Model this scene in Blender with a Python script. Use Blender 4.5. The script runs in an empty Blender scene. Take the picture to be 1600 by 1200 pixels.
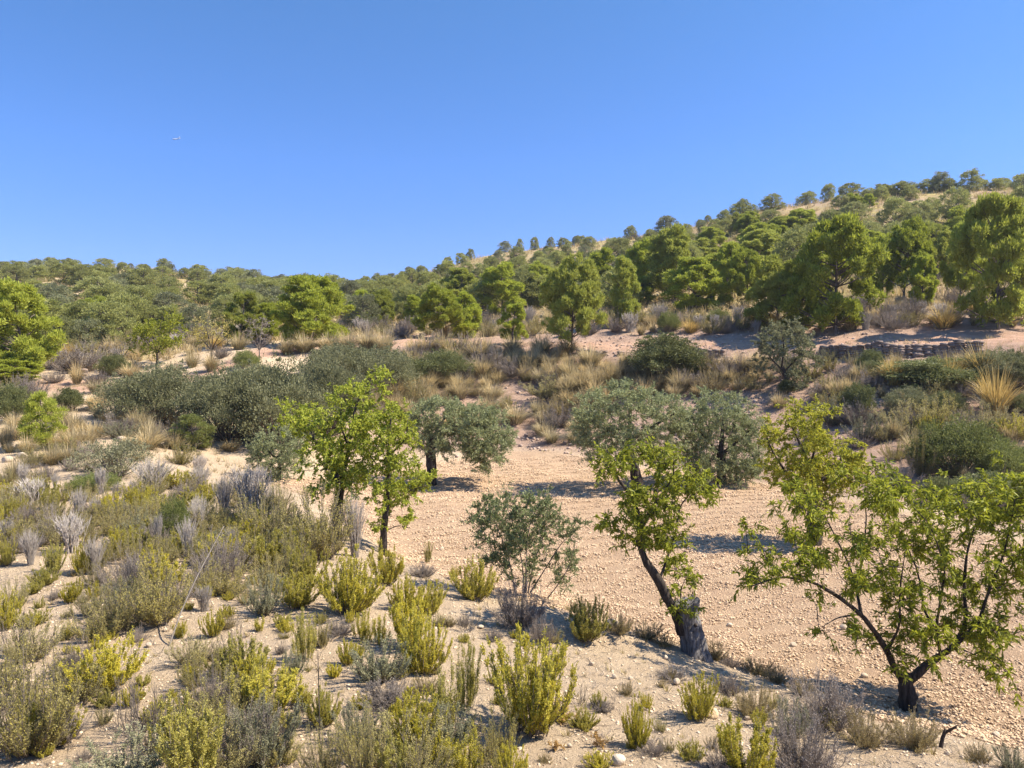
import bpy, math, random
import numpy as np
from mathutils import Vector

# ------------------------------------------------------------------ scene, camera, light
SC = bpy.context.scene
COL = SC.collection
F, CX, HY, ZC = 1200.0, 800.0, 560.0, 4.5      # focal length and horizon in photo pixels, eye height in metres
rng = np.random.default_rng(11)
random.seed(5)

cam = bpy.data.cameras.new("camera")
camo = bpy.data.objects.new("camera", cam)
COL.objects.link(camo)
camo.location = (0, 0, ZC)
camo.rotation_euler = (math.radians(90), 0, 0)
cam.sensor_width = 36.0
cam.lens = F / 1600 * 36
cam.shift_y = -(600 - HY) / 1600
cam.clip_start = 0.1
cam.clip_end = 20000
SC.camera = camo

SUN_EL, SUN_AZ = math.radians(50), math.radians(93)   # azimuth measured from +Y towards +X
sd = Vector((math.sin(SUN_AZ) * math.cos(SUN_EL), math.cos(SUN_AZ) * math.cos(SUN_EL), math.sin(SUN_EL)))
sl = bpy.data.lights.new("sun", 'SUN')
sl.energy = 4.3
sl.angle = math.radians(0.5)
sl.color = (1.0, 0.91, 0.77)
so = bpy.data.objects.new("sun", sl)
COL.objects.link(so)
so.rotation_euler = sd.to_track_quat('Z', 'Y').to_euler()

W = bpy.data.worlds.new("World")
SC.world = W
W.use_nodes = True
nt = W.node_tree
nt.nodes.clear()
sky = nt.nodes.new('ShaderNodeTexSky')
sky.sky_type = 'NISHITA'
sky.sun_disc = False
sky.sun_elevation = SUN_EL
sky.sun_rotation = SUN_AZ
sky.altitude = 1200
sky.air_density = 1.0
sky.dust_density = 0.15
sky.ozone_density = 4.0
bg = nt.nodes.new('ShaderNodeBackground')
bg.inputs['Strength'].default_value = 0.15
wo = nt.nodes.new('ShaderNodeOutputWorld')
hs = nt.nodes.new('ShaderNodeHueSaturation')
hs.inputs['Saturation'].default_value = 1.15
hs.inputs['Hue'].default_value = 0.503
nt.links.new(sky.outputs[0], hs.inputs['Color'])
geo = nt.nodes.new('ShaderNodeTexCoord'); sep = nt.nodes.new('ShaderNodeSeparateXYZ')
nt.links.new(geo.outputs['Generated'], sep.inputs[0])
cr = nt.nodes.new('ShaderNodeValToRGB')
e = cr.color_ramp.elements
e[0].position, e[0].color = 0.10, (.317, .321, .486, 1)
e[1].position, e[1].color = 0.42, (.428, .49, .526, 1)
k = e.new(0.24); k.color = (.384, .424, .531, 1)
k = e.new(0.85); k.color = (1, 1, 1, 1)  # sky dimmed across the view, left at full strength overhead for added fill
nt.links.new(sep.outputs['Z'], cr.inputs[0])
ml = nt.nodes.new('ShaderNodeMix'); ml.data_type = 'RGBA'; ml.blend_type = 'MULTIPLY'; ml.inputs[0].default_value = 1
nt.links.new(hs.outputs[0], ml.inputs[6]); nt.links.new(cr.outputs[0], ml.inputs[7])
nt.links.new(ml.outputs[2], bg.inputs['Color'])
nt.links.new(bg.outputs[0], wo.inputs['Surface'])

SC.view_settings.view_transform = 'Standard'
SC.view_settings.look = 'None'
SC.view_settings.exposure = 1.42
SC.view_settings.gamma = 1.0
SC.cycles.max_bounces = 6
SC.cycles.diffuse_bounces = 3
SC.cycles.transmission_bounces = 4

# ------------------------------------------------------------------ small maths
def P(px, py, Y):
    return np.array([(px - CX) / F * Y, Y, ZC + (HY - py) / F * Y])

def norm(v):
    return v / np.maximum(np.linalg.norm(v, axis=-1, keepdims=True), 1e-9)

def rdir(n, r):
    return norm(r.normal(size=(n, 3)))

def _hash(i, j, s):
    h = np.sin(i * 127.1 + j * 311.7 + s * 74.7) * 43758.5453
    return h - np.floor(h)

def vnoise(x, y, s=0):
    i, j = np.floor(x), np.floor(y)
    u, v = x - i, y - j
    u, v = u * u * (3 - 2 * u), v * v * (3 - 2 * v)
    return ((_hash(i, j, s) * (1 - u) + _hash(i + 1, j, s) * u) * (1 - v)
            + (_hash(i, j + 1, s) * (1 - u) + _hash(i + 1, j + 1, s) * u) * v) * 2 - 1

def fbm(x, y, s=0, o=4):
    t, a = 0, 1.0
    for k in range(o):
        t = t + a * vnoise(x * 2 ** k, y * 2 ** k, s + k)
        a *= 0.5
    return t

def lin(x, pts):
    return np.interp(x, [p[0] for p in pts], [p[1] for p in pts])

# ------------------------------------------------------------------ terrain: heights along sight columns (row, distance)
COLS = {
 -500: [(1200,6.3),(1000,9.2),(900,12),(800,16.5),(740,21),(690,27),(650,32),(615,37),(600,41),(588,44),(560,52),(530,62),(500,78),(470,100),(440,135),(418,175),(430,230),(500,450)],
 0: [(1200,6.3),(1000,9.2),(900,12),(800,16.5),(740,21),(715,24),(690,27),(650,32),(615,37),(604,41),(590,44),(560,52),(530,62),(500,78),(470,100),(440,135),(420,175),(432,230),(500,450)],
 200: [(1200,6.3),(1000,9.2),(900,12),(800,16.5),(740,21.5),(700,26),(660,31),(625,36),(604,41),(592,45),(565,52),(535,62),(500,80),(470,105),(440,140),(420,178),(432,240),(500,450)],
 400: [(1200,6.2),(1000,9.2),(900,12.2),(840,15),(780,19.2),(748,25),(715,28),(690,30.5),(640,36),(600,41),(565,46),(548,50),(540,56),(520,68),(490,90),(460,125),(438,165),(450,230),(500,450)],
 540: [(1200,6.2),(1000,9.1),(900,12),(860,14.4),(830,17.2),(780,22.5),(745,27.5),(725,31),(690,34),(640,39),(590,44),(545,50),(532,57),(515,68),(490,88),(465,120),(452,150),(465,220),(510,450)],
 640: [(1200,6.2),(1000,9.2),(920,12.1),(893,14.2),(872,17.1),(800,22.2),(750,28),(722,32.5),(700,35),(650,40),(600,45),(555,49.5),(532,55),(520,64),(500,80),(470,110),(440,150),(430,175),(445,240),(500,450)],
 800: [(1200,6.3),(1080,8.1),(1000,9.7),(950,11.2),(930,12.6),(915,14.8),(880,16.8),(840,19),(800,22.5),(760,27),(730,31.5),(706,36),(690,38.5),(650,42),(600,46.5),(560,50),(546,51.5),(535,56),(515,66),(480,90),(440,125),(402,165),(391,190),(405,260),(470,450)],
 1000: [(1200,6.4),(1080,8.4),(1020,9.9),(990,10.8),(978,12.6),(940,14.2),(880,16.9),(800,22.5),(740,30),(725,32.5),(700,35),(650,39.5),(600,43.5),(560,46.5),(548,47.5),(537,51),(500,60),(480,70),(450,90),(410,120),(382,150),(371,165),(385,230),(450,450)],
 1200: [(1200,6.6),(1120,8.1),(1075,9.2),(1062,10.6),(1000,12.3),(900,15.9),(820,20.8),(770,25.7),(755,28),(720,31),(660,36),(600,40.5),(556,43.5),(545,44.5),(533,48),(500,53),(480,60),(440,75),(400,95),(350,120),(326,138),(340,200),(420,450)],
 1400: [(1200,6.8),(1150,7.9),(1130,8.5),(1115,9.6),(1050,11),(950,13.8),(850,18.6),(790,22.5),(765,25),(720,28),(650,32.5),(600,36),(560,38.8),(541,39.6),(530,44),(500,48),(475,54),(450,63),(420,75),(370,95),(320,115),(300,128),(315,200),(400,450)],
 1600: [(1200,7.2),(1175,8.3),(1150,9.1),(1050,11),(950,13.8),(860,18),(830,20.5),(780,23.5),(720,27),(650,31.5),(600,34.5),(557,36.7),(536,37.5),(523,42),(500,46),(475,52),(440,60),(400,72),(350,90),(310,108),(291,122),(305,200),(400,450)],
 2100: [(1200,7.2),(1175,8.3),(1150,9.1),(1050,11),(950,13.8),(860,18),(830,20.5),(780,23.5),(720,27),(650,31.5),(600,34.5),(557,36.7),(536,37.5),(523,42),(500,46),(475,52),(440,60),(400,72),(350,90),(310,108),(291,122),(305,200),(400,450)],
}
NA, NQ = 261, 700
A_PX = np.linspace(-500, 2100, NA)
Q = np.linspace(math.log(1.0), math.log(460.0), NQ)
YQ = np.exp(Q)
cols = sorted(COLS)
prof = []
for c in cols:
    ys = np.array([2.0] + [y for _, y in COLS[c]] + [470])
    zs = [ZC + (HY - p) / F * y for p, y in COLS[c]]
    zs = np.array([zs[0] + 0.9] + zs + [zs[-1]])
    prof.append(np.interp(YQ, ys, zs))
prof = np.array(prof)
tab = np.empty((NA, NQ))
for i, px in enumerate(A_PX):
    k = min(max(np.searchsorted(cols, px) - 1, 0), len(cols) - 2)
    t = (px - cols[k]) / (cols[k + 1] - cols[k])
    t = t * t * (3 - 2 * t) * 0.5 + t * 0.5
    tab[i] = prof[k] * (1 - t) + prof[k + 1] * t
for _ in range(2):                                   # soften the knots a little
    tab[:, 1:-1] = (tab[:, :-2] + 2 * tab[:, 1:-1] + tab[:, 2:]) / 4
for _ in range(3):
    tab[1:-1] = (tab[:-2] + 2 * tab[1:-1] + tab[2:]) / 4

def in_poly(x, y, poly):
    x, y = np.asarray(x, float), np.asarray(y, float)
    c = np.zeros(x.shape, bool)
    n = len(poly)
    for i in range(n):
        x1, y1 = poly[i]; x2, y2 = poly[(i + 1) % n]
        cond = ((y1 > y) != (y2 > y)) & (x < (x2 - x1) * (y - y1) / ((y2 - y1) or 1e-9) + x1)
        c ^= cond
    return c

HAZE = 0.00022
BUMPS = []       # (x, y, radius, height)
FIELD_XY = []

def height0(X, Y):
    Yc = np.maximum(Y, 2.0)
    px = np.clip(CX + X / Yc * F, -499.9, 2099.9)
    fi = (px + 500) / 2600 * (NA - 1)
    fj = np.clip((np.log(np.clip(Yc, 1.001, 459)) - Q[0]) / (Q[-1] - Q[0]) * (NQ - 1), 0, NQ - 1.001)
    i, j = fi.astype(int), fj.astype(int)
    u, v = fi - i, fj - j
    i2 = np.minimum(i + 1, NA - 1)
    return (tab[i, j] * (1 - u) + tab[i2, j] * u) * (1 - v) + (tab[i, j + 1] * (1 - u) + tab[i2, j + 1] * u) * v

def height(X, Y):
    X, Y = np.asarray(X, float), np.asarray(Y, float)
    z = height0(X, Y)
    far = np.clip((Y - 22) / 30, 0, 1)
    z = z + fbm(X * .9, Y * .9, 3, 3) * (0.04 + 0.10 * far) + fbm(X * 3.1, Y * 3.1, 13, 2) * .014 + fbm(X * .12, Y * .12, 9, 3) * 0.35 * np.clip((Y - 55) / 40, 0, 1)
    for bx, by, br, bh in BUMPS:
        z = z + bh * np.exp(-((X - bx) ** 2 + (Y - by) ** 2) / (br * br))
    return z

YM = np.exp(np.linspace(math.log(3.0), math.log(300), 3000))
def hit(px, py):
    """Where the sight line through a photo pixel first meets the ground."""
    X = (px - CX) / F * YM
    ray = ZC + (HY - py) / F * YM
    ok = height(X, YM) >= ray
    k = int(np.argmax(ok)) if ok.any() else -1
    if k < 0:
        d = height(X, YM) - ray
        k = int(np.argmax(d[400:]) + 400)
    Y = YM[k]
    x = (px - CX) / F * Y
    return np.array([x, Y, float(height(x, Y))])

# mound by the young olive and the lip of the lower bank
for (px, py, r, h) in [(852, 975, .42, .22), (905, 990, .3, .1), (1255, 1105, .35, .16), (955, 1000, .3, .1)]:
    p = hit(px, py); BUMPS.append((p[0], p[1], r, h))

def to_xy(pts):
    return [tuple(hit(*p)[:2]) for p in pts]

FIELD_XY = to_xy([(425,757),(480,775),(520,800),(580,845),(640,882),(700,905),(760,922),(820,940),(880,960),(960,982),(1060,1008),(1150,1040),(1250,1078),(1350,1115),(1450,1140),(1600,1172)])
FIELD_XY += [(9.0, 8.0), (16, 9.0), (19.0, 18.5)]
FIELD_XY += to_xy([(1600,850),(1450,815),(1330,785),(1200,757),(1050,738),(930,718),(870,706),(800,704),(690,722),(560,740),(430,748)])

# ------------------------------------------------------------------ mesh building
class MB:
    def __init__(self):
        self.ch = []; self.n = 0
    def add(self, V, Fc, mat=0):
        V = np.asarray(V, float).reshape(-1, 3); Fc = np.asarray(Fc, int)
        self.ch.append((V, Fc + self.n, mat)); self.n += len(V)
        return self
    def merge(self, other, shift=0):
        for V, Fc, m in other.ch:
            pass
        off = self.n
        for V, Fc, m in other.ch:
            self.ch.append((V, Fc + off, m + shift))
        self.n += other.n
        return self
    def verts(self):
        return np.concatenate([c[0] for c in self.ch])
    def mesh(self, name, mats, smooth=False):
        me = bpy.data.meshes.new(name)
        V = self.verts()
        loops = np.concatenate([c[1].ravel() for c in self.ch])
        tot = np.concatenate([np.full(len(c[1]), c[1].shape[1]) for c in self.ch])
        mi = np.concatenate([np.full(len(c[1]), c[2]) for c in self.ch])
        start = np.concatenate([[0], np.cumsum(tot)[:-1]])
        me.vertices.add(len(V)); me.vertices.foreach_set('co', V.ravel())
        me.loops.add(len(loops)); me.loops.foreach_set('vertex_index', loops.astype(np.int32))
        me.polygons.add(len(tot)); me.polygons.foreach_set('loop_start', start.astype(np.int32))
        me.polygons.foreach_set('material_index', mi.astype(np.int32))
        if smooth:
            me.polygons.foreach_set('use_smooth', np.ones(len(tot), bool))
        for m in mats:
            me.materials.append(m)
        me.update(calc_edges=True)
        return me

def tubes(mb, paths, radii, k=4, mat=0, cap=False):
    paths = np.asarray(paths, float); radii = np.asarray(radii, float)
    n, m, _ = paths.shape
    t = norm(np.gradient(paths, axis=1))
    ref = np.where(np.abs(t[..., 2:3]) > 0.9, np.array([1.0, 0, 0]), np.array([0, 0, 1.0]))
    ref = ref[:, :1] * np.ones((1, m, 1))
    u = norm(np.cross(t, ref)); v = np.cross(t, u)
    a = np.arange(k) * 2 * math.pi / k
    ring = paths[:, :, None] + radii[:, :, None, None] * (np.cos(a)[None, None, :, None] * u[:, :, None] + np.sin(a)[None, None, :, None] * v[:, :, None])
    idx = np.arange(n * m * k).reshape(n, m, k)
    q = np.stack([idx[:, :-1], np.roll(idx, -1, 2)[:, :-1], np.roll(idx, -1, 2)[:, 1:], idx[:, 1:]], -1).reshape(-1, 4)
    mb.add(ring.reshape(-1, 3), q, mat)
    if cap:
        mb.ch.append((np.zeros((0, 3)), (idx[:, -1, :] + mb.n - n * m * k), mat))

def bark_tube(mb, pts, r0, r1, r, k=10, sub=6, rough=.12, mat=0, power=1.0, cap=True):
    """A limb with a knobbly, uneven surface along a polyline."""
    pts = np.asarray(pts, float)
    s = np.linspace(0, len(pts) - 1, (len(pts) - 1) * sub + 1)
    ctr = np.stack([np.interp(s, np.arange(len(pts)), pts[:, i]) for i in range(3)], -1)
    for _ in range(2):
        ctr[1:-1] = (ctr[:-2] + 2 * ctr[1:-1] + ctr[2:]) / 4
    tt = (s / s[-1]) ** power
    rad = r0 + (r1 - r0) * tt
    t = norm(np.gradient(ctr, axis=0))
    ref = np.array([0.0, 1, 0]) if abs(t[0, 1]) < .9 else np.array([1.0, 0, 0])
    u = norm(np.cross(t, ref)); v = np.cross(t, u)
    a = np.arange(k) * 2 * math.pi / k
    nz = 1 + rough * (np.cos(a * 3 + r.uniform(0, 6))[None] * .5 + r.normal(size=(len(ctr), k)) * .5 + np.sin(s * 2.2 + r.uniform(0, 6))[:, None] * .4)
    ring = ctr[:, None] + (rad[:, None] * nz)[..., None] * (np.cos(a)[None, :, None] * u[:, None] + np.sin(a)[None, :, None] * v[:, None])
    m = len(ctr)
    idx = np.arange(m * k).reshape(m, k)
    q = np.stack([idx[:-1], np.roll(idx, -1, 1)[:-1], np.roll(idx, -1, 1)[1:], idx[1:]], -1).reshape(-1, 4)
    mb.add(ring.reshape(-1, 3), q, mat)
    if cap:
        mb.ch.append((np.zeros((0, 3)), (idx[-1:] + mb.n - m * k), mat))

def cards(mb, pos, d, L, Wd, r, mat=0, nrm=None):
    """Small pointed leaves: one lozenge each."""
    n = len(pos)
    L = np.broadcast_to(np.asarray(L, float), (n,))[:, None]; Wd = np.broadcast_to(np.asarray(Wd, float), (n,))[:, None]
    s = norm(np.cross(d, rdir(n, r) if nrm is None else nrm))
    mid = pos + d * L * .45
    V = np.stack([pos, mid + s * Wd * .5, pos + d * L, mid - s * Wd * .5], 1)
    mb.add(V.reshape(-1, 3), np.arange(4 * n).reshape(n, 4), mat)

def lances(mb, pos, d, L, Wd, r, mat=0):
    """Long folded leaves with a drooping tip."""
    n = len(pos)
    L = np.broadcast_to(np.asarray(L, float), (n,))[:, None]; Wd = np.broadcast_to(np.asarray(Wd, float), (n,))[:, None]
    s = norm(np.cross(d, rdir(n, r))); nn = np.cross(s, d)
    dn = np.array([0, 0, -1.0])
    a = pos; tip = pos + d * L + dn * L * .22
    m1 = pos + d * L * .3; m2 = pos + d * L * .68 + dn * L * .08
    up = nn * Wd * .18
    V = np.stack([a, m1 + s * Wd * .5 + up, m2 + s * Wd * .4 + up, tip, m2 - s * Wd * .4 + up, m1 - s * Wd * .5 + up], 1)
    b = np.arange(n)[:, None] * 6
    q = np.concatenate([b + np.array([[0, 1, 2, 3]]), b + np.array([[0, 3, 4, 5]])])
    mb.add(V.reshape(-1, 3), q, mat)

_ph = (1 + 5 ** .5) / 2
ICO = norm(np.array([(-1, _ph, 0), (1, _ph, 0), (-1, -_ph, 0), (1, -_ph, 0), (0, -1, _ph), (0, 1, _ph), (0, -1, -_ph), (0, 1, -_ph), (_ph, 0, -1), (_ph, 0, 1), (-_ph, 0, -1), (-_ph, 0, 1)], float))
ICOF = np.array([(0, 11, 5), (0, 5, 1), (0, 1, 7), (0, 7, 10), (0, 10, 11), (1, 5, 9), (5, 11, 4), (11, 10, 2), (10, 7, 6), (7, 1, 8), (3, 9, 4), (3, 4, 2), (3, 2, 6), (3, 6, 8), (3, 8, 9), (4, 9, 5), (2, 4, 11), (6, 2, 10), (8, 6, 7), (9, 8, 1)])

def stones(mb, pos, size, r, flat=.7, mat=0, jit=.28, aniso=.35):
    n = len(pos)
    size = np.broadcast_to(np.asarray(size, float), (n,))
    V = ICO[None] * (1 + r.uniform(-jit, jit, (n, 12, 1)))
    V = V * (1 + r.uniform(-aniso, aniso, (n, 1, 3))) * np.array([1, 1, flat])
    a = r.uniform(0, 6.28, n); c, s = np.cos(a)[:, None], np.sin(a)[:, None]
    V = np.stack([V[..., 0] * c - V[..., 1] * s, V[..., 0] * s + V[..., 1] * c, V[..., 2]], -1)
    V = V * size[:, None, None] + pos[:, None]
    mb.add(V.reshape(-1, 3), (np.arange(n)[:, None, None] * 12 + ICOF[None]).reshape(-1, 3), mat)

# ------------------------------------------------------------------ materials
def new_mat(name):
    m = bpy.data.materials.new(name); m.use_nodes = True
    n = m.node_tree; n.nodes.clear()
    return m, n, n.nodes.new('ShaderNodeOutputMaterial')

def node(n, typ, **kw):
    o = n.nodes.new(typ)
    for k, v in kw.items():
        setattr(o, k, v)
    return o

def c4(c):
    return (c[0], c[1], c[2], 1)

def mixc(n, fac, a, b, mode='MIX'):
    m = node(n, 'ShaderNodeMix', data_type='RGBA', blend_type=mode)
    for sock, val in ((0, fac), (6, a), (7, b)):
        if isinstance(val, bpy.types.NodeSocket):
            n.links.new(val, m.inputs[sock])
        else:
            m.inputs[sock].default_value = val if sock == 0 else c4(val)
    return m.outputs[2]

def leaf_mat(name, c1, c2, trans=.35, obj_var=.25, rough=.55, c3=None, spec=.25):
    m, n, out = new_mat(name)
    g = node(n, 'ShaderNodeNewGeometry')
    oi = node(n, 'ShaderNodeObjectInfo')
    col = mixc(n, g.outputs['Random Per Island'], c1, c2)
    if c3 is not None:                                 # some plants of the kind are of another hue
        rp = node(n, 'ShaderNodeMapRange'); rp.inputs[1].default_value = .35; rp.inputs[2].default_value = 1
        n.links.new(oi.outputs['Random'], rp.inputs[0])
        col = mixc(n, rp.outputs[0], col, c3)
    hsv = node(n, 'ShaderNodeHueSaturation')
    mr = node(n, 'ShaderNodeMapRange')
    mr.inputs[3].default_value = 1 - obj_var; mr.inputs[4].default_value = 1 + obj_var
    mm = node(n, 'ShaderNodeMath', operation='FRACT'); m7 = node(n, 'ShaderNodeMath', operation='MULTIPLY'); m7.inputs[1].default_value = 7.31
    n.links.new(oi.outputs['Random'], m7.inputs[0]); n.links.new(m7.outputs[0], mm.inputs[0])
    n.links.new(mm.outputs[0], mr.inputs[0])
    n.links.new(mr.outputs[0], hsv.inputs['Value'])
    n.links.new(col, hsv.inputs['Color'])
    b = node(n, 'ShaderNodeBsdfPrincipled')
    b.inputs['Roughness'].default_value = rough
    b.inputs['Specular IOR Level'].default_value = spec
    n.links.new(hsv.outputs[0], b.inputs['Base Color'])
    t = node(n, 'ShaderNodeBsdfTranslucent')
    n.links.new(hsv.outputs[0], t.inputs['Color'])
    mx = node(n, 'ShaderNodeMixShader'); mx.inputs[0].default_value = trans
    n.links.new(b.outputs[0], mx.inputs[1]); n.links.new(t.outputs[0], mx.inputs[2])
    n.links.new(mx.outputs[0], out.inputs['Surface'])
    return m

def bark_mat(name, c1, c2, scale=14, bump=.6, stretch=.25):
    m, n, out = new_mat(name)
    tc = node(n, 'ShaderNodeTexCoord'); mp = node(n, 'ShaderNodeMapping'); mp.inputs['Scale'].default_value = (1, 1, stretch)
    n.links.new(tc.outputs['Object'], mp.inputs[0])
    nz = node(n, 'ShaderNodeTexNoise'); nz.inputs['Scale'].default_value = scale; nz.inputs['Detail'].default_value = 8; nz.inputs['Roughness'].default_value = .7
    n.links.new(mp.outputs[0], nz.inputs[0])
    cr = node(n, 'ShaderNodeMapRange'); cr.inputs[1].default_value = .35; cr.inputs[2].default_value = .65
    n.links.new(nz.outputs[0], cr.inputs[0])
    b = node(n, 'ShaderNodeBsdfPrincipled'); b.inputs['Roughness'].default_value = .9; b.inputs['Specular IOR Level'].default_value = .1
    n.links.new(mixc(n, cr.outputs[0], c1, c2), b.inputs['Base Color'])
    bp = node(n, 'ShaderNodeBump'); bp.inputs['Strength'].default_value = bump; bp.inputs['Distance'].default_value = .03
    n.links.new(nz.outputs[0], bp.inputs['Height']); n.links.new(bp.outputs[0], b.inputs['Normal'])
    n.links.new(b.outputs[0], out.inputs['Surface'])
    return m

def stone_mat(name, c1, c2, c3, scale=6):
    m, n, out = new_mat(name)
    g = node(n, 'ShaderNodeNewGeometry')
    nz = node(n, 'ShaderNodeTexNoise'); nz.inputs['Scale'].default_value = scale; nz.inputs['Detail'].default_value = 6
    n.links.new(g.outputs['Position'], nz.inputs[0])
    col = mixc(n, g.outputs['Random Per Island'], c1, c2)
    mr = node(n, 'ShaderNodeMapRange'); mr.inputs[1].default_value = .45; mr.inputs[2].default_value = .75
    n.links.new(nz.outputs[0], mr.inputs[0])
    col = mixc(n, mr.outputs[0], col, c3)
    b = node(n, 'ShaderNodeBsdfPrincipled'); b.inputs['Roughness'].default_value = .95; b.inputs['Specular IOR Level'].default_value = .1
    n.links.new(col, b.inputs['Base Color'])
    bp = node(n, 'ShaderNodeBump'); bp.inputs['Strength'].default_value = .5; bp.inputs['Distance'].default_value = .02
    nz2 = node(n, 'ShaderNodeTexNoise'); nz2.inputs['Scale'].default_value = scale * 9; nz2.inputs['Detail'].default_value = 4
    n.links.new(g.outputs['Position'], nz2.inputs[0])
    n.links.new(nz2.outputs[0], bp.inputs['Height']); n.links.new(bp.outputs[0], b.inputs['Normal'])
    n.links.new(b.outputs[0], out.inputs['Surface'])
    return m

M = {}
M['yellow'] = leaf_mat('yellow_green_leaves', (.62, .52, .055), (.42, .38, .045), .4, .18, c3=(.40, .36, .09))
M['mixed'] = leaf_mat('olive_leaves', (.48, .40, .105), (.31, .27, .09), .38, .22, c3=(.38, .33, .13))
M['sage'] = leaf_mat('sage_leaves', (.23, .225, .12), (.31, .30, .165), .25, .2)
M['dry'] = leaf_mat('dry_twigs', (0.308, 0.253, 0.198), (0.209, 0.176, 0.154), .1, .25)
M['grey'] = leaf_mat('grey_stems', (.48, .425, .37), (.36, .315, .27), .1, .2)
M['ochre'] = leaf_mat('ochre_leaves', (0.374, 0.286, 0.099), (0.264, 0.209, 0.099), .25, .2)
M['straw'] = leaf_mat('straw_blades', (.60, .46, .22), (.45, .35, .19), .35, .2, c3=(.43, .36, .21))
M['blade'] = leaf_mat('green_blades', (.17, .16, .07), (.25, .21, .12), .25, .2)
M['gold'] = leaf_mat('golden_blades', (.56, .40, .13), (.45, .33, .12), .3, .1)
M['dark'] = leaf_mat('dark_evergreen_leaves', (.13, .145, .045), (.20, .205, .08), .3, .2)
M['darkgrey'] = leaf_mat('grey_evergreen_leaves', (.175, .18, .08), (.26, .255, .13), .32, .12)
M['bright'] = leaf_mat('bright_green_leaves', (.235, .255, .07), (.15, .165, .05), .38, .18)
M['pine'] = leaf_mat('pine_needles', (.44, .475, .055), (.235, .265, .04), .48, .17, c3=(.32, .335, .065))
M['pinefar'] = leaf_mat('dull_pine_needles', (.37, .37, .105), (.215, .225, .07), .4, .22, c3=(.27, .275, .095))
M['scrub'] = leaf_mat('hill_scrub_leaves', (.24, .215, .085), (.15, .145, .06), .3, .05)
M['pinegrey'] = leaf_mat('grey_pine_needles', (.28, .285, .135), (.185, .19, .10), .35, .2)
M['almond'] = leaf_mat('almond_leaves', (.37, .38, .035), (.16, .185, .02), .48, .05)
M['almondyellow'] = leaf_mat('yellowing_almond_leaves', (0.456, 0.432, 0.042), (0.288, 0.3, 0.036), 0.48, .05)
M['almondlight'] = leaf_mat('light_almond_leaves', (.42, .43, .05), (.25, .30, .04), .48, .05)
M['olive'] = leaf_mat('olive_tree_leaves', (.215, .24, .095), (.32, .335, .165), .28, .08)
M['youngolive'] = leaf_mat('young_olive_leaves', (.15, .18, .065), (.24, .26, .11), .22, .05)
M['litter'] = leaf_mat('dead_leaf_litter', (.22, .165, .115), (.12, .09, .07), .1, .05)
M['thistle'] = leaf_mat('withered_leaves', (.46, .27, .08), (.36, .24, .10), .3, .1)
M['bark'] = bark_mat('dark_bark', (.02, .016, .013), (.10, .08, .066), 22, .9, .2)
M['greybark'] = bark_mat('weathered_grey_bark', (.045, .04, .037), (.30, .275, .26), 26, 1.2, .13)
M['pinebark'] = bark_mat('pine_bark', (.09, .07, .055), (.20, .165, .14))
M['twig'] = bark_mat('grey_twigs', (.13, .105, .085), (.24, .20, .165))
M['palewood'] = bark_mat('bleached_wood', (.13, .11, .09), (.24, .205, .17), 20, .3, .1)
M['stone'] = stone_mat('limestone', (.50, .40, .28), (.38, .30, .21), (.56, .46, .34))
M['wallstone'] = stone_mat('reddish_wall_stone', (.30, .22, .17), (.17, .13, .105), (.26, .20, .16))  # stone tones darkened so the wall's shade is put into the colour
M['rubble'] = stone_mat('pinkish_rubble', (.42, .31, .24), (.30, .22, .17), (.44, .34, .27))
M['boulder'] = stone_mat('ochre_boulder', (.62, .47, .27), (.58, .43, .25), (.66, .54, .36))
M['clod'] = stone_mat('earth_clods', (.56, .40, .25), (.48, .335, .21), (.59, .44, .29))
M['gravel'] = stone_mat('loose_gravel', (.62, .48, .32), (.50, .385, .26), (.64, .52, .38))

def metal(name, c, rough=.4):
    m, n, out = new_mat(name)
    b = node(n, 'ShaderNodeBsdfPrincipled'); b.inputs['Base Color'].default_value = c4(c); b.inputs['Roughness'].default_value = rough
    n.links.new(b.outputs[0], out.inputs['Surface'])
    return m
M['whitepaint'] = metal('white_aircraft_paint', (.82, .83, .85))
M['wingmetal'] = metal('grey_wing_paint', (.72, .74, .77))

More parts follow.
